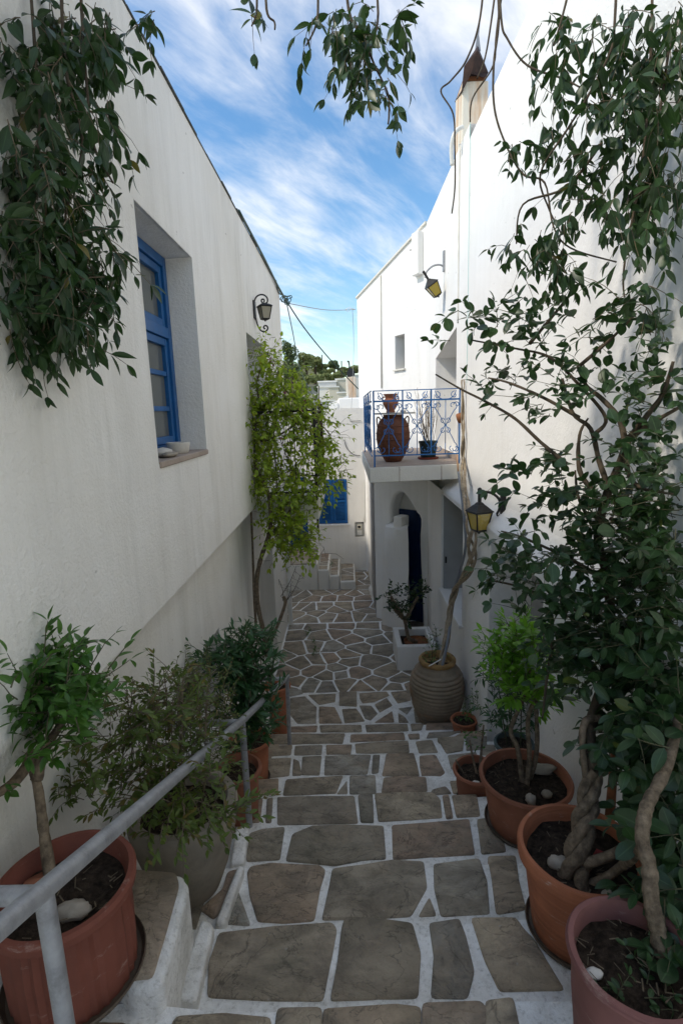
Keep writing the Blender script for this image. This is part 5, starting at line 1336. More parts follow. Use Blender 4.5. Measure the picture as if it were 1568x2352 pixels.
def keep_in(q):       # stay inside the alley
    q = Vector(q)
    if q.z > 2.75: q.x = max(XL + .02, min(XR - .02, q.x))
    else: q.x = max(XLL + .02, min(XRL - .02, q.x))
    return q

# ---- hanging vine, upper left, against the left wall
def hanging(label, seed, blobs, depth0, group='vine foliage hanging over the alley', size=.058, m='lf_dark', stems=(), protos=PR_POINT, twm='twig_brown', top=300, dens=1.0):
    P = Plant(seed); R = P.R
    root = empty('hanging_vine', stems[0][0] if stems else PD(blobs[0][0], blobs[0][1], blobs[0][4]), label, 'vine', group)
    for st in stems: branch(root, st, .0055, .003, 'bark_dark', 6, 6, .2, seed)
    for (u, v, ru, rv_, dep, n) in blobs:
        for i in range(int(n * dens)):
            a = R.uniform(0, 6.283); rr = math.sqrt(R.random()); uu, vv = u + ru * rr * math.cos(a), v + rv_ * rr * math.sin(a)
            p = keep_in(PD(uu, vv, dep + R.gauss(0, .09)))
            d = Vector((R.gauss(0, .6), R.gauss(0, .6), R.gauss(-.55, .5)))
            P.shoot(p, d, R.uniform(.07, .17), R.randint(2, 4), size, .7, .4, .0016, True, .75, len(protos), .7, True, .1, .35, keep_in, .45, 1.2, .55)
    P.finish(root, protos, M[m], twm, top)
    return root
D1 = 1.40
LV = [(140, 50, 130, 70, 1.55, 62), (225, 65, 45, 50, 1.6, 10), (330, 35, 35, 22, 1.65, 5), (110, 190, 80, 120, 1.45, 45), (190, 200, 70, 70, 1.5, 18), (90, 330, 70, 110, 1.42, 40), (170, 290, 60, 55, 1.5, 10), (90, 440, 60, 90, 1.40, 36), (170, 400, 70, 60, 1.48, 16), (215, 415, 45, 40, 1.5, 7),
      (110, 560, 85, 90, 1.42, 62), (200, 560, 70, 70, 1.48, 28), (110, 660, 75, 70, 1.42, 44), (215, 630, 55, 60, 1.48, 16), (110, 730, 60, 45, 1.44, 20), (190, 700, 45, 40, 1.46, 9), (250, 300, 45, 20, 1.52, 5), (10, 400, 40, 380, 1.38, 60), (265, 110, 30, 40, 1.6, 5), (100, 785, 20, 25, 1.42, 3), (205, 770, 12, 25, 1.46, 3)]
stemsL = [[PD(180, -160, 1.7), PD(190, 60, 1.55), PD(200, 200, 1.5), PD(215, 330, 1.5), PD(260, 420, 1.5)], [PD(60, -160, 1.5), PD(80, 100, 1.45), PD(90, 300, 1.42), PD(70, 480, 1.4), PD(110, 650, 1.42), PD(100, 760, 1.42)], [PD(140, -100, 1.5), PD(150, 150, 1.48), PD(190, 330, 1.48), PD(150, 520, 1.45), PD(220, 640, 1.48)]]
hanging('dense dark vine hanging down the left wall in the upper left corner', 21, LV, D1, size=.068, stems=stemsL, dens=.72)
# ---- spray hanging from above, top centre
CV = [(735, 55, 40, 40, 1.9, 8), (790, 55, 40, 45, 1.9, 14), (850, 55, 55, 40, 1.9, 14), (905, 40, 18, 40, 1.9, 4), (785, 115, 20, 30, 1.9, 3), (845, 130, 45, 40, 1.88, 10), (865, 190, 35, 30, 1.86, 6), (890, 200, 20, 22, 1.86, 3), (585, 28, 20, 20, 2.0, 3), (605, 30, 20, 20, 2.0, 2), (415, 25, 10, 15, 1.8, 1)]
stemsC = [[PD(790, -150, 2.0), PD(800, 20, 1.92), PD(835, 90, 1.9), PD(860, 150, 1.88), PD(890, 215, 1.86), PD(893, 262, 1.86), PD(891, 285, 1.86)], [PD(585, -120, 2.05), PD(590, 15, 2.0), PD(578, 60, 2.0)], [PD(610, -120, 2.05), PD(612, 20, 2.0), PD(630, 50, 2.0), PD(631, 68, 2.0)], [PD(850, -150, 2.0), PD(868, 30, 1.92), PD(850, 110, 1.9)], [PD(720, -150, 2.0), PD(730, 30, 1.92), PD(703, 105, 1.9)]]
hanging('leafy spray hanging into the sky at the top centre', 22, CV, 1.9, size=.080, stems=stemsC, top=200, dens=.85)
# ---- vine, upper right
RV = [(1480, 60, 70, 55, 1.85, 34), (1390, 60, 55, 45, 1.9, 16), (1300, 55, 45, 40, 2.0, 11), (1250, 45, 22, 35, 2.05, 4), (1330, 110, 50, 40, 1.95, 11), (1490, 150, 60, 60, 1.82, 34), (1410, 150, 50, 50, 1.9, 16), (1300, 170, 45, 35, 2.0, 9), (1230, 190, 25, 25, 2.1, 4), (1480, 250, 60, 60, 1.82, 34), (1400, 240, 55, 50, 1.9, 16), (1310, 240, 45, 40, 2.0, 9), (1190, 340, 30, 40, 2.15, 10), (1250, 300, 35, 20, 2.1, 5), (1240, 350, 40, 30, 2.1, 7),
      (1490, 350, 50, 55, 1.82, 28), (1420, 340, 55, 45, 1.88, 18), (1350, 390, 45, 50, 1.95, 15), (1400, 430, 55, 50, 1.9, 24), (1480, 430, 50, 50, 1.84, 20), (1330, 460, 45, 40, 1.98, 14), (1440, 490, 60, 45, 1.88, 18), (1280, 520, 35, 30, 2.05, 7), (1210, 545, 50, 35, 2.1, 14), (1250, 570, 45, 30, 2.08, 12), (1180, 590, 28, 30, 2.15, 6), (1290, 590, 40, 35, 2.05, 10), (1310, 620, 30, 30, 2.05, 6), (1510, 520, 22, 60, 1.82, 12), (1440, 690, 30, 35, 1.88, 8), (1500, 680, 30, 50, 1.84, 10), (1560, 250, 30, 260, 1.80, 50)]
stemsR = [[PD(1420, -150, 1.9), PD(1410, 60, 1.88), PD(1400, 120, 1.88), PD(1350, 220, 1.92), PD(1300, 300, 1.95), PD(1240, 400, 2.05), PD(1260, 480, 2.1), PD(1290, 540, 2.1)], [PD(1130, -160, 2.2), PD(1145, 30, 2.2), PD(1133, 150, 2.2), PD(1135, 250, 2.2), PD(1160, 330, 2.18), PD(1200, 400, 2.14), PD(1250, 420, 2.1), PD(1270, 520, 2.06), PD(1310, 570, 2.05), PD(1415, 602, 2.0)],
          [PD(1140, -160, 2.15), PD(1150, 40, 2.15), PD(1165, 90, 2.15), PD(1210, 150, 2.12), PD(1290, 180, 2.05), PD(1330, 200, 2.0)], [PD(1500, -150, 1.85), PD(1490, 200, 1.82), PD(1470, 400, 1.85), PD(1440, 560, 1.86), PD(1430, 650, 1.88), PD(1440, 720, 1.88)], [PD(1330, -120, 2.0), PD(1290, 40, 2.0), PD(1270, 105, 2.02)], [PD(1380, 330, 1.9), PD(1300, 430, 1.98), PD(1200, 470, 2.12), PD(1185, 560, 2.15)], [PD(1540, 80, 1.8), PD(1500, 350, 1.82), PD(1480, 470, 1.84)]]
hanging('long stemmed dark vine hanging over the right wall in the upper right corner', 23, RV, 1.9, size=.080, stems=stemsR, dens=.52)
# thin dark tendrils over the sky and chimney
tdr = empty('hanging_vine', PD(1105, -100, 2.3), 'thin bare vine tendrils hanging in front of the chimney', 'vine', 'vine foliage hanging over the alley')
for pts in ([(1118, -140), (1102, 40), (1072, 135), (1035, 185), (1012, 210), (1040, 262), (1044, 340), (1044, 430), (1037, 490)], [(1170, -140), (1140, 70), (1132, 150), (1085, 225), (1079, 280)], [(1150, -120), (1118, 110), (1095, 180)]):
    branch(tdr, [PD(u, v, 2.3) for u, v in pts], .0048, .0030, 'bark_dark', 6, 7, .15, 3)
# ---- overhead canopy the sprays hang from (mostly above the frame)
OV = Plant(31); root = empty('pergola_vine', (0, .6, 5.15), 'leafy vine roof over the top of the steps', 'vine')
for i in range(7):
    y = lerp(-.8, 1.55, i / 6); MB().tube([(XL, y, 5.18), (XR, y, 5.30)], .006, 5).build('wire', M['galv'], root)
for i in range(150):
    x, y = OV.R.uniform(XL, XR), OV.R.uniform(-.8, 1.35); z = 5.12 + OV.R.gauss(0, .09) + .05 * x
    OV.shoot((x, y, z), OV.rv(1), .16, 3, .075, .3, .4, .0018, True, .8, 3, 1, True, .1, .3)
OV.finish(root, PR_POINT, M['lf_dark'], 'twig_brown', 0, False)

# ---- round-leaved tree in the orange pot (twisted trunk)
tr = empty('potted_tree', cj + Vector((.06, 0, .30)), 'round leaved evergreen tree with a twisted trunk growing from the scuffed orange pot', 'tree')
base = cj + Vector((.055, -.03, .29))
def helix(p0, p1, r, turns, ph, n=30):
    p0, p1 = Vector(p0), Vector(p1); d = (p1 - p0); s1 = d.orthogonal().normalized(); s2 = d.cross(s1).normalized(); out_ = []
    for i in range(n + 1):
        t = i / n; a = ph + turns * 6.283 * t; rr = r * (1.0 + .5 * (1 - t)); out_.append(p0 + d * t + (s1 * math.cos(a) + s2 * math.sin(a)) * rr)
    return out_
j0 = PZ(1318, 2012, cj.z + .285); JD = proj(j0)[2]; jt = PD(1362, 1770, JD + .10)
for i in range(3):
    h_ = [p + Vector((nz(p * 22), nz(p * 22 + Vector((7, 0, 0))), 0)) * .008 for p in helix(j0, jt, .016, 1.25, i * 2.09, 40)]; MB().tube([h_[0] + (h_[0] - j0) * 1.3 + Vector((0, 0, -.06))] + h_, [.023] + [lerp(.021, .016, k / 40) * (1 + .22 * nz((k * .45, i * 3, 2))) for k in range(41)], 10).build('trunk', M['bark'], tr, smooth=True)
main = branch(tr, [jt, PD(1352, 1690, JD + .16), PD(1362, 1640, 1.98), PD(1385, 1560, 2.05), PD(1400, 1440, 2.1), PD(1395, 1330, 2.1), PD(1372, 1240, 2.08), PD(1388, 1150, 2.05), PD(1425, 1060, 2.0), PD(1440, 1010, 1.98)], .022, .015, 'bark_dark', 8, 6, .12, 1)
branch(tr, [PD(1375, 1650, JD + .2), PD(1345, 1655, JD + .15), PD(1336, 1700, JD + .12), PD(1345, 1790, JD + .09)], .013, .012, 'bark', 7)
# two limbs looping from the twisted base to the right
branch(tr, [PD(1340, 1985, JD - .01), PD(1400, 1965, JD - .03), PD(1460, 1935, JD - .06)], .0165, .014, 'bark', 8); branch(tr, [PD(1344, 2035, JD - .01), PD(1400, 2010, JD - .04), PD(1450, 1965, JD - .07)], .0145, .012, 'bark', 8)
LIMBS = [[(1440, 1010, 1.98), (1480, 960, 1.92), (1520, 905, 1.86), (1545, 830, 1.82)], [(1440, 1010, 1.98), (1490, 975, 1.9), (1560, 935, 1.82)], [(1435, 1015, 1.98), (1420, 960, 2.0), (1380, 915, 2.05), (1345, 885, 2.08), (1325, 840, 2.1)],
         [(1400, 1130, 2.05), (1375, 1060, 2.1), (1355, 985, 2.12), (1315, 950, 2.15), (1290, 870, 2.18)], [(1360, 1000, 2.12), (1390, 960, 2.1), (1325, 880, 2.12), (1260, 820, 2.2), (1180, 800, 2.25), (1075, 780, 2.35)], [(1330, 960, 2.14), (1250, 915, 2.2), (1170, 880, 2.3), (1120, 868, 2.35)],
         [(1300, 1065, 2.15), (1240, 1015, 2.2), (1180, 960, 2.25), (1110, 920, 2.32), (1060, 895, 2.4), (1000, 860, 2.5)], [(1362, 1130, 2.1), (1330, 1080, 2.12), (1330, 1000, 2.12), (1350, 960, 2.1)], [(1380, 1240, 2.08), (1330, 1150, 2.15), (1320, 1080, 2.16)], [(1440, 1015, 1.98), (1440, 1080, 1.95), (1470, 1120, 1.9), (1545, 1135, 1.84)],
         [(1400, 1420, 2.1), (1300, 1395, 2.15), (1200, 1350, 2.25), (1110, 1330, 2.35)], [(1390, 1330, 2.1), (1300, 1280, 2.15), (1200, 1235, 2.25), (1150, 1220, 2.32)], [(1400, 1500, 2.05), (1470, 1440, 1.95), (1545, 1400, 1.85)], [(1400, 1190, 2.05), (1480, 1240, 1.95), (1545, 1255, 1.86)], [(1270, 1470, 2.15), (1255, 1560, 2.15), (1245, 1650, 2.1)], [(1390, 1560, 2.05), (1330, 1500, 2.12), (1275, 1470, 2.18)], [(1215, 790, 2.25), (1290, 700, 2.2), (1340, 640, 2.15)], [(1330, 840, 2.1), (1400, 780, 2.0), (1460, 720, 1.95)]]
for i, l in enumerate(LIMBS): branch(tr, [PD(*q) for q in l], .0125 if i in (0, 1, 2, 3, 7, 9) else .0085, .0055 if i in (0, 1, 2, 3) else .0035, 'bark_dark', 7, 6, .2, i)
TB = [(1090, 720, 40, 30, 2.35, 9), (1150, 720, 40, 35, 2.3, 12), (1220, 715, 45, 45, 2.22, 16), (1290, 700, 40, 50, 2.2, 14), (1340, 760, 40, 35, 2.15, 9), (1190, 780, 60, 35, 2.25, 12), (1260, 790, 50, 35, 2.2, 12), (1330, 830, 40, 35, 2.1, 8), (1400, 770, 40, 30, 2.05, 7), (1060, 790, 30, 20, 2.38, 3), (1140, 860, 45, 30, 2.3, 10), (1210, 890, 50, 35, 2.24, 14), (1290, 880, 45, 40, 2.15, 14), (1120, 915, 40, 25, 2.34, 7), (1250, 960, 40, 35, 2.2, 9), (1380, 880, 40, 40, 2.08, 11), (1450, 890, 50, 45, 1.95, 14), (1510, 840, 40, 70, 1.88, 16), (1490, 950, 40, 30, 1.92, 9), (1330, 940, 35, 35, 2.14, 8), (1510, 770, 35, 50, 1.9, 11), (1450, 730, 40, 40, 1.98, 9),
      (1300, 1060, 50, 35, 2.15, 12), (1220, 1090, 55, 30, 2.2, 13), (1180, 1110, 30, 25, 2.25, 5), (1390, 1050, 40, 40, 2.05, 8), (1470, 1050, 50, 40, 1.95, 14), (1520, 1040, 35, 50, 1.88, 12), (1290, 1130, 60, 35, 2.15, 20), (1370, 1140, 50, 40, 2.08, 16), (1460, 1140, 55, 45, 1.95, 24), (1530, 1140, 35, 60, 1.86, 26), (1530, 960, 30, 70, 1.86, 16), (1470, 1000, 45, 40, 1.94, 10), (1410, 1020, 35, 35, 2.02, 7), (1500, 1090, 45, 35, 1.9, 14), (1220, 1160, 35, 30, 2.22, 6), (1310, 1200, 55, 35, 2.12, 20), (1400, 1210, 55, 45, 2.03, 26), (1490, 1220, 60, 50, 1.93, 34), (1210, 1250, 55, 30, 2.22, 18), (1280, 1280, 55, 40, 2.16, 26), (1370, 1290, 60, 45, 2.05, 36), (1470, 1300, 65, 55, 1.93, 44), (1540, 1280, 35, 80, 1.84, 28), (1160, 1320, 45, 25, 2.3, 12), (1230, 1340, 50, 30, 2.2, 18), (1300, 1370, 55, 40, 2.12, 30), (1390, 1390, 60, 45, 2.02, 40), (1480, 1400, 60, 55, 1.92, 44), (1545, 1400, 35, 80, 1.83, 28),
      (1200, 1400, 30, 25, 2.22, 5), (1270, 1450, 50, 40, 2.12, 24), (1350, 1470, 55, 45, 2.04, 36), (1440, 1490, 60, 50, 1.94, 42), (1520, 1500, 45, 60, 1.85, 34), (1290, 1530, 45, 40, 2.1, 16), (1380, 1555, 55, 40, 2.0, 22), (1475, 1580, 55, 50, 1.9, 28), (1540, 1590, 40, 60, 1.82, 28), (1330, 1590, 35, 25, 2.05, 5), (1430, 1630, 45, 40, 1.95, 16), (1500, 1650, 50, 45, 1.86, 22), (1260, 1570, 25, 30, 2.15, 5), (1400, 1670, 30, 25, 1.96, 5), (1480, 1730, 45, 40, 1.86, 14), (1530, 1740, 40, 60, 1.8, 16)]
P = Plant(41); R = P.R
for (u, v, ru, rv_, dep, n) in TB:
    for i in range(int(n * (.48 if v < 1120 else .62))):
        a = R.uniform(0, 6.283); rr = math.sqrt(R.random()); p = keep_in(PD(u + ru * rr * math.cos(a), v + rv_ * rr * math.sin(a), dep + R.gauss(0, .10)))
        d = Vector((R.gauss(-.45, .6), R.gauss(-.1, .6), R.gauss(.15, .5)))
        big = 1.0 if v < 1500 else 1.15
        P.shoot(p, d, R.uniform(.05, .15), R.randint(2, 3), .066 * big, .15, .35, .0019, True, .75, 4, 1, True, .15, .3, keep_in, .42, 1.3)
# dead twiggy tangle inside the shrub
for i in range(150):
    u, v = R.uniform(1360, 1560), R.uniform(1120, 1480); p = keep_in(PD(u, v, R.uniform(1.9, 2.1))); e = keep_in(p + Vector((R.gauss(0, .12), R.gauss(0, .1), R.gauss(0, .05)))); m_ = (p + e) / 2 + P.rv(.015)
    P.tw.tube([p, m_, e], [.002, .0018, .001], 3, False)
P.finish(tr, PR_ROUND, M['lf_round'], 'twig', 300)

# ---- thick-stemmed creeper in the mauve pot, lower right
t2 = empty('potted_shrub', ck + Vector((.02, 0, .23)), 'thick stemmed leafy shrub growing from the mauve pot in the lower right corner', 'shrub')
b2_ = PZ(1522, 2200, ck.z + .23); KD = proj(b2_)[2]
branch(t2, [b2_ + Vector((.005, 0, -.05)), b2_, PD(1508, 2130, KD + .01), PD(1494, 2060, KD + .03), PD(1490, 1990, KD + .06), PD(1474, 1930, KD + .09), PD(1480, 1870, KD + .12), PD(1492, 1835, KD + .15), PD(1530, 1760, KD + .24), PD(1560, 1650, KD + .35)], .021, .015, 'bark', 9, 6, .25, 7)
branch(t2, [PD(1474, 1940, KD + .09), PD(1455, 1970, KD + .18), PD(1430, 1990, KD + .28)], .012, .011, 'bark', 7)
P = Plant(42); R = P.R
for (u, v, ru, rv_, dep, n) in [(1490, 1750, 50, 55, 1.66, 14), (1530, 1860, 40, 70, 1.6, 20), (1500, 1880, 25, 40, 1.62, 5), (1535, 1990, 35, 70, 1.55, 22), (1535, 2060, 30, 60, 1.62, 12), (1545, 2110, 28, 75, 1.36, 26), (1555, 1990, 20, 80, 1.42, 16), (1540, 1880, 30, 60, 1.5, 12), (1552, 2220, 22, 60, 1.34, 14), (1515, 2110, 20, 40, 1.55, 4), (1450, 2225, 40, 30, 1.5, 6), (1510, 2260, 50, 50, 1.45, 20), (1550, 2300, 40, 50, 1.42, 14), (1420, 1700, 40, 35, 1.72, 8), (1500, 1660, 50, 40, 1.68, 14), (1540, 1700, 30, 60, 1.62, 14), (1450, 1655, 40, 40, 1.72, 5)]:
    for i in range(int(n * .8)):
        a = R.uniform(0, 6.283); rr = math.sqrt(R.random()); p = keep_in(PD(u + ru * rr * math.cos(a), v + rv_ * rr * math.sin(a), dep + R.gauss(0, .06)))
        P.shoot(p, Vector((R.gauss(-.3, .6), R.gauss(-.3, .6), R.gauss(.1, .5))), R.uniform(.06, .14), R.randint(2, 3), .080, .2, .35, .0022, True, .75, 4, 1, True, .15, .3, keep_in, .6, 1.2)
P.finish(t2, PR_ROUND, M['lf_round'], 'twig', 250)
tag(MB().tube([PD(1395, 1935, 1.93), PD(1405, 1800, 1.96), PD(1412, 1690, 2.0)], [.020, .016, .012], 8).build('stake', M['rust_can'], smooth=True), 'rusty brown stake standing in the scuffed orange pot', 'stake')
tag(MB().tube([PD(1338, 2120, 1.72), PD(1340, 2020, 1.80), PD(1342, 1960, 1.84)], .008, 7).build('stick', M['bark'], smooth=True), 'straight thin stick standing at the front of the orange pot', 'stick')
rl = MB(); c = cj + Vector((.03, -.02, .31)); rl.add([c, c + Vector((.02, .016, .012)), c + Vector((.055, 0, .004)), c + Vector((.025, -.018, .006))], [(0, 3, 2, 1)]); tag(rl.build('fallen_leaf', M['redleaf']), 'red fallen leaf on the soil beside the twisted trunk', 'leaf')

# ---- climbing bougainvillea on the left balcony
bv = empty('climbing_plant', (-.80, 4.92, .40), 'bushy yellow green climbing plant covering the black iron balcony', 'climbing plant')
DB = 5.0
trunk = [PD(615, 1505, 5.35), PD(605, 1450, 5.2), PD(592, 1390, 5.15), PD(590, 1330, 5.1), PD(600, 1280, 5.05), PD(614, 1240, 5.0), PD(622, 1190, 4.95), PD(615, 1130, 4.95), PD(590, 1080, 4.95), PD(580, 1020, 4.95), PD(600, 940, 5.0), PD(650, 890, 5.05)]
branch(bv, trunk, .026, .012, 'bark', 8, 6, .2, 2)
branch(bv, [PD(588, 1440, 5.2), PD(583, 1350, 5.1), PD(580, 1250, 5.05), PD(576, 1160, 5.0)], .014, .009, 'bark', 7, 6, .2, 3)
branch(bv, [PD(618, 1480, 5.3), PD(640, 1430, 5.25), PD(655, 1385, 5.2), PD(650, 1370, 5.2)], .018, .016, 'bark', 7, 5, .3, 4)
for l in ([(614, 1240, 5.0), (660, 1180, 4.95), (700, 1120, 4.95)], [(580, 1020, 4.95), (640, 1000, 4.9), (710, 960, 4.95), (760, 1000, 5.0)], [(600, 940, 5.0), (590, 880, 5.0), (610, 820, 5.0)], [(650, 890, 5.05), (680, 920, 5.0), (730, 960, 5.0)], [(590, 1080, 4.95), (570, 980, 4.95), (565, 920, 5.0)]):
    branch(bv, [PD(*q) for q in l], .010, .005, 'bark', 6)
BB = [(610, 810, 22, 18, 5.0, 16), (590, 840, 25, 18, 5.05, 10), (635, 840, 25, 20, 5.0, 14), (645, 880, 40, 30, 5.0, 40), (605, 890, 30, 25, 5.0, 14), (565, 915, 20, 18, 5.0, 12), (570, 950, 22, 25, 5.0, 22), (610, 945, 35, 30, 4.95, 32), (660, 930, 45, 30, 4.95, 48), (705, 930, 30, 25, 5.0, 22), (580, 1000, 25, 30, 5.0, 24), (620, 1000, 40, 30, 4.95, 26), (680, 980, 45, 30, 4.95, 40), (730, 970, 25, 25, 5.0, 20), (750, 1010, 22, 25, 5.0, 16), (770, 1060, 20, 25, 5.0, 11), (740, 1060, 22, 25, 5.0, 12), (590, 1060, 25, 30, 4.95, 22), (640, 1060, 40, 35, 4.9, 24), (690, 1040, 30, 30, 4.95, 14), (585, 1110, 20, 30, 4.95, 18), (620, 1110, 25, 30, 4.9, 20), (670, 1110, 40, 35, 4.9, 28), (715, 1100, 35, 30, 4.95, 22), (755, 1095, 25, 20, 5.0, 12), (650, 1150, 45, 30, 4.9, 36), (700, 1150, 30, 30, 4.95, 20), (640, 1200, 40, 30, 4.9, 34), (690, 1200, 35, 30, 4.9, 26), (665, 1240, 35, 25, 4.9, 26), (700, 1250, 22, 22, 4.95, 14), (640, 1250, 18, 20, 4.95, 8), (780, 1110, 15, 15, 5.0, 4), (720, 1270, 12, 12, 4.95, 4)]
P = Plant(51); R = P.R
for (u, v, ru, rv_, dep, n) in BB:
    for i in range(int(n * 1.35)):
        a = R.uniform(0, 6.283); rr = math.sqrt(R.random()); p = PD(u + ru * rr * math.cos(a), v + rv_ * rr * math.sin(a), dep + R.gauss(0, .16)); p.x = max(XL + .02, p.x)
        P.shoot(p, Vector((R.gauss(.1, .7), R.gauss(-.2, .6), R.gauss(.1, .7))), R.uniform(.10, .27), R.randint(5, 8), .062, .3, .35, .002, False, .75, 3, 1, True, .1, .35, None, .6, 1.25, .25)
for i in range(160):
    b_ = R.choice(BB); p = PD(b_[0] + R.gauss(0, 20), b_[1] + R.gauss(0, 25), b_[4]); p.x = max(XL + .02, p.x); e = p + P.rv(.10); P.tw.tube([p, (p + e) / 2 + P.rv(.02), e], [.0025, .002, .0012], 3, False)
P.finish(bv, PR_BOUG, M['lf_boug'], 'twig_brown', 300)
fl = MB()
for (u, v) in ((622, 832), (628, 838), (655, 905), (690, 940), (700, 925), (645, 1005), (618, 826)):
    p = PD(u, v, 4.8)
    for k in range(4): d = P.rv(1).normalized() * .03; e = d.cross(P.rv(1)).normalized() * .014; fl.add([p, p + d * .6 + e, p + d, p + d * .6 - e], [(0, 1, 2, 3)])
fl.build('flower', M['flower'], bv)
# bare shoots over the steps at the foot of the climber
P = Plant(52)
for (a, b_) in (((655, 1385), (690, 1320)), ((645, 1370), (680, 1300)), ((650, 1380), (640, 1330)), ((655, 1385), (668, 1340))):
    pts = spline([PD(a[0], a[1], 5.2), PD((a[0] + b_[0]) / 2 + 4, (a[1] + b_[1]) / 2, 5.2), PD(b_[0], b_[1], 5.2)], 5); P.tw.tube(pts, [lerp(.004, .0018, i / 10) for i in range(11)], 4)
    for k in range(6): q = pts[-1 - k]; e = P.rv(.035) + Vector((.03, 0, -.02)); P.tw.tube([q, q + e], .0016, 3, False)
P.tw.build('bare_shoots', M['bark_dark'], bv)

# ---- plants in the pots
def bushy(name, label, root_p, blobs, protos, m, twm, size, seed, cat='plant', trunk=None, tm='bark', length=(.06, .14), nl=(2, 4), up=.6, pairs=False, tilt=.7, top=220, droop=.2, fan=None, r=.0022, clampf=keep_in, upn=1.0, spread=.7, hang=0., tr0=.016, dens=1.):
    root = empty(name, root_p, label, cat); P = Plant(seed); R = P.R
    for t_ in (trunk or []): branch(root, t_, tr0, tr0 * .6, tm, 8, 6, .18, seed)
    for (u, v, ru, rv_, dep, n) in blobs:
        for i in range(int(n * dens)):
            a = R.uniform(0, 6.283); rr = math.sqrt(R.random()); p = PD(u + ru * rr * math.cos(a), v + rv_ * rr * math.sin(a), dep + R.gauss(0, .06))
            if clampf: p = clampf(p)
            P.shoot(p, Vector((R.gauss(0, spread), R.gauss(0, spread), R.gauss(up, .4))), R.uniform(*length), R.randint(*nl), size, droop, .3, r, pairs, tilt, len(protos), upn, True, .1, .28, clampf, .6, 1.2, hang)
    P.finish(root, protos, M[m], twm, top)
    return root, P
# small standard tree in the red pot
dA_ = 1.42
tk = [PD(122, 2040, 1.38), PD(112, 1985, 1.40), PD(100, 1900, 1.42), PD(88, 1810, 1.45), PD(72, 1755, 1.46)]
bushy('small_tree', 'small bright green tree with bare stem in the large red pot on the left', ca_ + Vector((-.01, 0, .235)), [(140, 1500, 45, 30, 1.5, 9), (190, 1540, 60, 30, 1.5, 10), (90, 1570, 70, 45, 1.45, 20), (170, 1590, 70, 45, 1.48, 24), (60, 1640, 60, 45, 1.42, 20), (150, 1650, 65, 40, 1.45, 22), (80, 1700, 60, 35, 1.42, 14), (130, 1710, 45, 25, 1.44, 8), (235, 1560, 30, 30, 1.5, 6), (20, 1580, 40, 60, 1.4, 14), (220, 1620, 30, 25, 1.48, 6), (25, 1830, 15, 12, 1.36, 1)], PR_LAUREL, 'lf_mid', 'twig', .058, 61, 'tree',
      [tk, [tk[-1], PD(60, 1690, 1.45), PD(80, 1620, 1.45), PD(130, 1560, 1.48)], [PD(85, 1790, 1.45), PD(105, 1720, 1.46), PD(150, 1650, 1.47)], [PD(70, 1750, 1.46), PD(30, 1800, 1.40), PD(-20, 1830, 1.36)], [PD(72, 1700, 1.45), PD(40, 1600, 1.42)]], 'bark', pairs=False, nl=(4, 6), length=(.05, .11), tr0=.017, up=.7)
# weeds in the urn
zur = cb2 + Vector((0, 0, .35))
bushy('weed_clump', 'sprawling weeds with reddish seed spikes growing in the concrete tub', zur, [(300, 1680, 80, 60, 1.85, 26), (380, 1640, 80, 60, 2.0, 26), (440, 1700, 60, 60, 2.0, 22), (330, 1770, 100, 60, 1.85, 34), (420, 1790, 70, 50, 1.9, 26), (220, 1740, 60, 50, 1.8, 12), (350, 1850, 70, 40, 1.8, 20), (440, 1860, 60, 40, 1.85, 14), (500, 1850, 40, 30, 1.88, 8), (180, 1820, 50, 30, 1.75, 8), (320, 1610, 60, 50, 1.95, 12), (410, 1570, 50, 40, 2.1, 12), (530, 1880, 25, 30, 1.88, 5), (400, 1900, 50, 30, 1.8, 8)], PR_SMALL, 'lf_weed', 'twig_brown', .040, 62, 'plant', None, length=(.08, .18), nl=(7, 11), up=.5, top=260, dens=1.5, r=.0018, droop=.4)
sp_root, _ = bushy('seed_spikes', 'tall reddish seed spikes rising above the weeds in the tub', zur + Vector((.02, .03, 0)), [], PR_SMALL, 'lf_weed', 'twig_brown', .02, 63, 'plant')
sk = MB(); R_ = random.Random(8)
for i in range(26):
    u, v = R_.uniform(280, 480), R_.uniform(1530, 1640); dep = R_.uniform(1.9, 2.1); tip_ = PD(u, v, dep); b0_ = PD(u + R_.uniform(-30, 20), v + 190, dep - .05); sk.tube(spline([b0_, b0_.lerp(tip_, .5) + Vector((R_.gauss(0, .008), 0, 0)), tip_], 4), .0018, 4)
    for k in range(16):
        q = b0_.lerp(tip_, .45 + .55 * k / 16); e = Vector((R_.gauss(0, 1), R_.gauss(0, 1), .3)).normalized() * .009; sk.tube([q, q + e], .0022, 3)
sk.build('spikes', M['twig_brown'], sp_root)
# grey-brown dry bush in brown pot behind
bushy('dry_bush', 'greyish half dry bush behind the weeds in the brown clay pot', cc2 + Vector((0, 0, .26)), [(450, 1590, 50, 50, 2.55, 40), (490, 1640, 45, 60, 2.55, 40), (430, 1640, 40, 50, 2.5, 26), (510, 1720, 30, 50, 2.55, 22), (470, 1560, 35, 30, 2.6, 14)], PR_SMALL, 'lf_weed', 'twig_brown', .022, 64, 'plant', None, length=(.06, .15), nl=(8, 12), dens=1.4, up=.6, top=60, r=.0016)
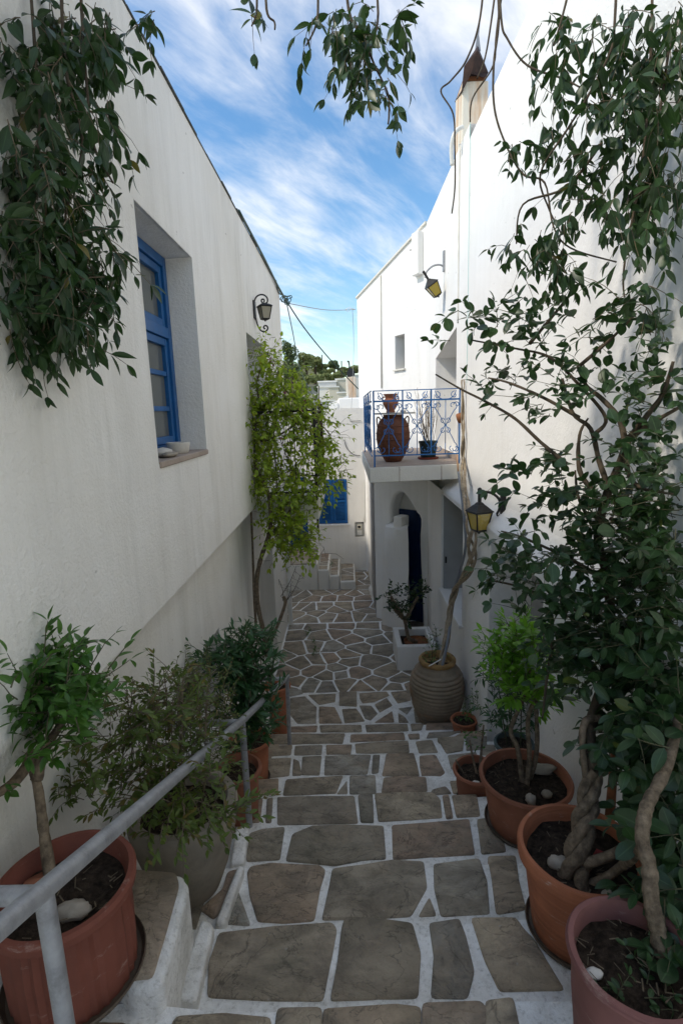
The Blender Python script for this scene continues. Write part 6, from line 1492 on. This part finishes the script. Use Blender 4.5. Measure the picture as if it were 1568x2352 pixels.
# dark leafy bush
bushy('leafy_bush', 'dark green lance leaved bush behind the handrail against the left wall', cd_ + Vector((0, 0, .28)), [(570, 1470, 30, 30, 3.3, 14), (590, 1500, 30, 30, 3.3, 16), (540, 1520, 40, 30, 3.2, 18), (500, 1520, 40, 25, 3.15, 14), (590, 1560, 35, 40, 3.3, 26), (540, 1580, 45, 40, 3.2, 30), (590, 1620, 35, 40, 3.25, 26), (550, 1650, 40, 40, 3.2, 26), (590, 1680, 30, 30, 3.25, 16), (480, 1540, 30, 25, 3.1, 10), (560, 1720, 30, 25, 3.2, 10), (605, 1480, 20, 20, 3.35, 6)], PR_LANCE, 'lf_oleander', 'twig', .092, 65, 'bush', None, length=(.08, .16), nl=(6, 9), dens=1.3, up=.8, top=260, r=.003, tilt=.8)
# right side
tki = [[ci + Vector((.0, -.02, .21)), PD(1215, 1740, 2.62), PD(1212, 1650, 2.66), PD(1235, 1590, 2.7), PD(1250, 1520, 2.7)], [ci + Vector((-.01, .0, .21)), PD(1188, 1720, 2.64), PD(1172, 1680, 2.66), PD(1190, 1630, 2.7), PD(1215, 1580, 2.72)], [ci + Vector((.03, .03, .21)), PD(1232, 1720, 2.64), PD(1228, 1600, 2.7), PD(1215, 1540, 2.72)]]
bushy('potted_shrub', 'fresh bright green shrub growing from the wide brown pot by the right wall', ci + Vector((0, 0, .22)), [(1185, 1455, 30, 25, 2.75, 12), (1210, 1490, 35, 30, 2.72, 18), (1165, 1500, 35, 30, 2.78, 14), (1215, 1540, 35, 35, 2.7, 20), (1170, 1550, 40, 30, 2.75, 18), (1195, 1590, 40, 30, 2.7, 16), (1235, 1600, 25, 25, 2.66, 8), (1140, 1520, 18, 18, 2.8, 5)], PR_LAUREL, 'lf_bright', 'twig', .074, 66, 'shrub', tki, 'bark', length=(.06, .13), nl=(5, 7), dens=1.5, up=.7, top=220, tr0=.014)
bushy('leafy_bush', 'tall grey green lance leaved plant in the grey green pot behind the bright shrub', cl_ + Vector((0, 0, .17)), [(1140, 1510, 25, 25, 3.5, 12), (1130, 1550, 25, 30, 3.5, 12), (1160, 1600, 35, 40, 3.5, 22), (1200, 1620, 30, 40, 3.5, 16), (1140, 1640, 25, 30, 3.5, 12), (1170, 1670, 40, 25, 3.5, 14), (1225, 1660, 20, 30, 3.5, 8)], PR_LANCE, 'lf_oleander', 'twig', .07, 67, 'bush', [[cl_ + Vector((dx, dy, .15)), cl_ + Vector((dx * 1.6 - .03, dy, .5)), cl_ + Vector((dx * 1.8 - .06, dy, .8))] for dx, dy in ((-.05, 0), (.0, .02), (.04, -.02), (-.02, -.04))], 'twig', length=(.08, .16), nl=(4, 7), up=.9, top=160, tr0=.006, clampf=None)
bushy('seedling', 'little green plant in the smallest terracotta pot', cg + Vector((.03, .02, .13)), [(1080, 1625, 16, 18, 4.75, 12), (1092, 1612, 10, 12, 4.75, 6), (1070, 1645, 14, 8, 4.75, 8)], PR_SMALL, 'lf_mid', 'twig', .035, 68, 'plant', None, length=(.05, .10), nl=(4, 6), up=.8, top=80)
bushy('cut_stem', 'short cut stems with few leaves in the small terracotta pot', chh + Vector((0, 0, .19)), [(1075, 1690, 12, 12, 3.35, 4), (1088, 1720, 10, 20, 3.3, 3), (1108, 1680, 8, 18, 3.35, 4)], PR_SMALL, 'lf_mid', 'twig', .035, 69, 'plant', [[chh + Vector((.01, -.01, .18)), PD(1085, 1740, 3.25), PD(1078, 1700, 3.3)], [chh + Vector((.03, .03, .18)), PD(1105, 1720, 3.3), PD(1110, 1665, 3.35)], [chh + Vector((-.07, .02, .18)), PD(1046, 1745, 3.25)]], 'bark', length=(.02, .05), nl=(2, 4), top=40, tr0=.009)
# little tree in the planter
mt_ = [cm + Vector((0, 0, .04)), PD(938, 1465, 6.75), PD(930, 1430, 6.75), PD(920, 1405, 6.75)]
bushy('small_tree', 'crooked little tree with sparse leaves in the whitewashed planter box', cm + Vector((0, 0, .03)), [(905, 1370, 18, 22, 6.75, 26), (900, 1400, 14, 14, 6.75, 14), (925, 1400, 20, 18, 6.7, 22), (955, 1360, 26, 14, 6.8, 26), (945, 1385, 18, 14, 6.8, 14), (975, 1355, 12, 12, 6.8, 8), (935, 1420, 10, 12, 6.75, 6)], PR_ROUND, 'lf_dark', 'twig', .058, 70, 'tree', [mt_, [mt_[2], PD(945, 1395, 6.75), PD(960, 1370, 6.78)], [mt_[3], PD(905, 1385, 6.75), PD(897, 1370, 6.75)], [PD(925, 1420, 6.75), PD(905, 1400, 6.72)]], 'bark', length=(.06, .14), nl=(3, 5), top=140, tr0=.028, clampf=None)
bushy('ivy', 'small trailing greenery at the corner of the planter box', Vector((px1 - .05, pyf + .1, .55)), [(998, 1455, 14, 14, 6.4, 10), (990, 1480, 8, 10, 6.3, 5)], PR_SMALL, 'lf_mid', 'twig', .035, 71, 'plant', None, length=(.04, .10), nl=(3, 5), top=40, clampf=None)
bushy('jar_plant', 'thin leafy shoot growing from the mouth of the large ribbed jar', jc + Vector((-.02, 0, .66)), [(995, 1480, 12, 18, 5.3, 9), (990, 1505, 14, 10, 5.3, 9), (985, 1520, 12, 8, 5.3, 8), (1010, 1490, 8, 10, 5.3, 4)], PR_SMALL, 'lf_mid', 'twig', .036, 72, 'plant', [[jc + Vector((-.05, 0, .64)), PD(992, 1500, 5.3), PD(996, 1465, 5.3)]], 'twig', length=(.04, .09), nl=(3, 5), top=60, tr0=.004, clampf=None)
tag(MB().tube([PD(984, 1530, 5.12), PD(1016, 1512, 5.2)], .006, 5).build('plant_label', M['cable_w']), 'white stick lying across the mouth of the large ribbed jar', 'stick')
wp = Plant(73); wr = empty('weed', PZ(720, 1465, .325), 'small weeds sprouting from the joints of the paving', 'weed')
for (u, v, z) in ((705, 1460, .325), (720, 1475, .325), (722, 1490, .325), (708, 1455, .325), (716, 1505, .325), (757, 1300, .6)):
    for i in range(4): wp.shoot(PZ(u, v, z), Vector((wp.R.gauss(0, .5), wp.R.gauss(0, .5), .8)), .08, 4, .03, .3, .3, .0015, True, .8, 2)
wp.finish(wr, PR_SMALL, M['lf_mid'], 'twig', 40)
mp = Plant(74); mr_ = empty('ground_cover', ck + Vector((-.06, -.04, .235)), 'small dark leaved sprigs on the soil of the mauve pot', 'plant')
for i in range(7): mp.shoot(ck + Vector((mp.R.uniform(-.08, .06), mp.R.uniform(-.10, .0), .235)), Vector((mp.R.gauss(0, .7), mp.R.gauss(0, .7), .5)), .06, 3, .028, .3, .3, .0015, True, .8, 2)
mp.finish(mr_, PR_ROUND[:2], M['lf_round'], 'twig', 40)

# ------------------------------------------------------------------ roofs, village and hill behind
def far_pt(u, v, dep): return PD(u, v, dep)
rr_ = empty('roof_parapet', PD(790, 930, 17), 'white stepped roof parapet behind the back wall', 'parapet')
def screen_box(mb, u0, u1, v0, v1, dep, thick):
    a = PD(u0, v1, dep); b_ = PD(u1, v0, dep); mb.box(a.x, b_.x, a.y, a.y + thick, a.z, b_.z)
mb = MB(); screen_box(mb, 757, 778, 925, 990, 15, 4); screen_box(mb, 778, 828, 913, 990, 15.02, 4); mb.build('wall', M['far_white'], rr_, bevel=.05, clean=True)
a = PD(757, 925, 14.99); b_ = PD(800, 908, 14.99)
MB().add([(a.x, a.y, a.z - .02), (b_.x, b_.y, a.z - .02), (b_.x, b_.y, b_.z), (a.x, a.y + 2, a.z - .02), (b_.x, b_.y + 2, a.z - .02), (b_.x, b_.y + 2, b_.z)], [(0, 1, 2), (5, 4, 3), (0, 2, 5, 3), (1, 4, 5, 2), (0, 3, 4, 1)]).build('ramp', M['far_white'], rr_)
c2h = empty('chimney', PD(808, 910, 17.5), 'distant ochre streaked chimney with black pointed cowl beyond the back wall', 'chimney')
mb = MB(); screen_box(mb, 796, 817, 866, 930, 16, .5); mb.build('shaft', rustplaster(), c2h, bevel=.02, clean=True)
mb = MB(); pts = [PD(u, v, 16 + .0) for u, v in ((797, 866), (796, 855), (800, 848), (801, 838), (799, 830), (797, 828), (802, 829), (804, 843), (815, 853), (814, 862))]
n = len(pts); mb.add([tuple(p) for p in pts] + [(p.x, p.y + .35, p.z) for p in pts], [tuple(range(n)), tuple(reversed(range(n, 2 * n)))] + [(i, (i + 1) % n, n + (i + 1) % n, n + i) for i in range(n)]); mb.build('cowl', M['iron'], c2h)
house_n = 0
def village(u0, u1, v0, v1, dep, depth, m, label, wins=(), roof=True, flat=None):
    a = PD(u0, v1, dep); b_ = PD(u1, v0, dep); root = empty('village_house', (a.x, a.y, a.z - 4), label, 'house', None)
    mb = MB(); mb.box(a.x, b_.x, a.y, a.y + depth, a.z - 6, b_.z); mb.build('wall', M[m], root)
    if roof: MB().box(a.x - .12, b_.x + .12, a.y - .12, a.y + depth + .1, b_.z, b_.z + .18).build('roof', M['far_white'], root)
    for (wu, wv, ww, wh, wm) in wins:
        p = PD(wu, wv, dep); q_ = PD(wu + ww, wv + wh, dep)
        w_ = MB().box(p.x, q_.x, p.y - .02, p.y + .05, q_.z, p.z).build('window', M['far_white'], root); MB().box(p.x + .08, q_.x - .08, p.y - .04, p.y - .02, q_.z + .08, p.z - .08).build('pane', M[wm], w_)
village(731, 757, 890, 925, 74, 6, 'far_white', 'white cubic village house with two small windows', [(746, 906, 5, 6, 'far_grey'), (740, 878 + 20, 3, 5, 'dark')])
village(757, 777, 890, 925, 72, 7, 'far_cream', 'cream village house right of the white cubic one', [(766, 897, 3, 6, 'dark'), (769, 908, 4, 6, 'far_white')])
village(731, 772, 877, 890, 78, 5, 'far_grey', 'long flat roofed village house with dark openings behind the white one', [(746, 881, 8, 7, 'dark'), (760, 882, 7, 7, 'dark')])
village(772, 798, 872, 905, 80, 6, 'far_cream', 'tall brownish village house left of the distant chimney', [(778, 880, 4, 6, 'dark'), (784, 899, 4, 5, 'dark'), (790, 878, 3, 6, 'far_white')])
village(776, 800, 903, 940, 64, 5, 'far_cream', 'low cream village house behind the white parapet', [(779, 912, 3, 6, 'dark'), (789, 915, 3, 6, 'dark')])
village(716, 768, 922, 950, 60, 6, 'far_grey', 'pale blue grey village house beside the climbing plant', [(730, 934, 4, 10, 'dark'), (737, 934, 3, 10, 'blue'), (752, 936, 8, 4, 'dark')])
village(694, 722, 908, 930, 76, 5, 'far_cream', 'small cream house half hidden by the climbing plant', [(706, 914, 4, 6, 'dark')])
village(706, 731, 886, 905, 88, 5, 'far_grey', 'grey stone house on the slope under the trees', [(712, 891, 4, 6, 'dark')])
village(812, 836, 862, 880, 92, 6, 'far_white', 'small white house at the right end of the hillside', [(817, 866, 4, 5, 'dark')])
def hill_tree(u, v, ru, rv_, dep, m, label, name='tree', nq=420, seed=0, trunk=True, cat='tree', lsz=.21):
    R = random.Random(seed); c = PD(u, v, dep); k = dep / FPX; nq = int(nq * 3); rx, rz = ru * k, rv_ * k
    root = empty(name, (c.x, c.y, c.z - rz - 1), label, cat, 'trees and bushes on the hillside')
    if trunk: MB().tube([(c.x, c.y, c.z - rz - 3.5), (c.x + .1, c.y, c.z - rz * .3), (c.x, c.y, c.z + rz * .4)], [.3, .22, .08], 7).build('trunk', M['bark_dark'], root)
    mb = MB(); lobes = [(Vector((R.uniform(-.6, .6) * rx, R.uniform(-.6, .6) * rx, R.uniform(-.6, .65) * rz)), R.uniform(.35, .6)) for _ in range(9)]
    for i in range(nq):
        l, s = R.choice(lobes); d = Vector((R.gauss(0, 1), R.gauss(0, 1), R.gauss(0, 1))).normalized(); q_ = c + l + Vector((d.x * rx * s, d.y * rx * s, d.z * rz * s)) * R.uniform(.75, 1.05)
        a = (d + Vector((R.gauss(0, .6), R.gauss(0, .6), R.gauss(0, .6)))).normalized(); s1 = a.orthogonal().normalized(); s2 = a.cross(s1); w = lsz * R.uniform(.5, 1.2) * k * 12
        s1 = s1 * w; s2 = s2 * w * .7
        mb.add([q_ - s1, q_ + s2, q_ + s1 + a * w * .4, q_ - s2], [(0, 1, 2, 3)])
    me = mb.mesh('crown', M[m]); uv = me.uv_layers.new(name='UVMap'); uv.data.foreach_set('uv', [.2, .2] * len(me.loops))
    o = bpy.data.objects.new('crown', me); COL.objects.link(o); adopt(o, root); o['kind'] = 'stuff'
HT = [(668, 812, 24, 30, 92, 'lf_pine', 'tall dark pine rising beside the left house corner', 'pine_tree'), (672, 855, 26, 26, 86, 'lf_pine', 'dark lower pine under the tallest pine', 'pine_tree'), (702, 830, 22, 18, 92, 'lf_hill', 'rounded tree right of the tall pine', 'tree'), (722, 832, 18, 16, 96, 'lf_hill', 'olive tree on the ridge behind the rounded tree', 'tree'), (738, 846, 20, 10, 98, 'lf_hill', 'low ridge bush beneath the left pole', 'bush'), (766, 838, 12, 11, 104, 'lf_pine', 'small round tree standing on the ridge', 'tree'), (750, 856, 18, 9, 94, 'lf_hill', 'bush below the small ridge tree', 'bush'),
      (706, 868, 26, 14, 84, 'lf_hill', 'broad bush above the grey stone house', 'bush'), (730, 868, 24, 10, 86, 'lf_hill', 'broad low bush above the white cubic house', 'bush'), (760, 866, 20, 8, 90, 'lf_hill', 'long low bush on the slope above the flat roofs', 'bush'), (785, 858, 18, 8, 98, 'lf_hill', 'bush on the slope left of the distant cowl', 'bush'), (790, 848, 14, 5, 105, 'lf_hill', 'dark bush on the ridge by the right pole', 'bush'), (690, 890, 16, 14, 74, 'lf_hill', 'bush beside the small cream house', 'bush'), (762, 940, 10, 7, 50, 'lf_pine', 'round dark bush in front of the blue grey house', 'bush'), (726, 893, 10, 10, 80, 'lf_pine', 'dark bush between the village houses', 'bush'), (820, 850, 20, 8, 100, 'lf_hill', 'bush at the right end of the ridge', 'bush')]
for i, (u, v, ru, rv_, dep, m, lab, nm) in enumerate(HT): hill_tree(u, v, ru, rv_, dep, m, lab, nm, 520, i + 1, nm != 'bush', nm.split('_')[-1])
for u, v0, v1, lab in ((739, 815, 850, 'left utility pole on the ridge line'), (784, 829, 856, 'right utility pole on the ridge line'), (732, 886, 945, 'dark pole standing among the village houses')):
    d_ = 96 if v0 < 860 else 55
    t_, b2 = PD(u, v0, d_), PD(u, v1, d_); tag(MB().tube([(b2.x, b2.y, b2.z - 2), t_], .09 if d_ > 60 else .05, 6).build('utility_pole', M['bark_dark']), lab, 'pole')
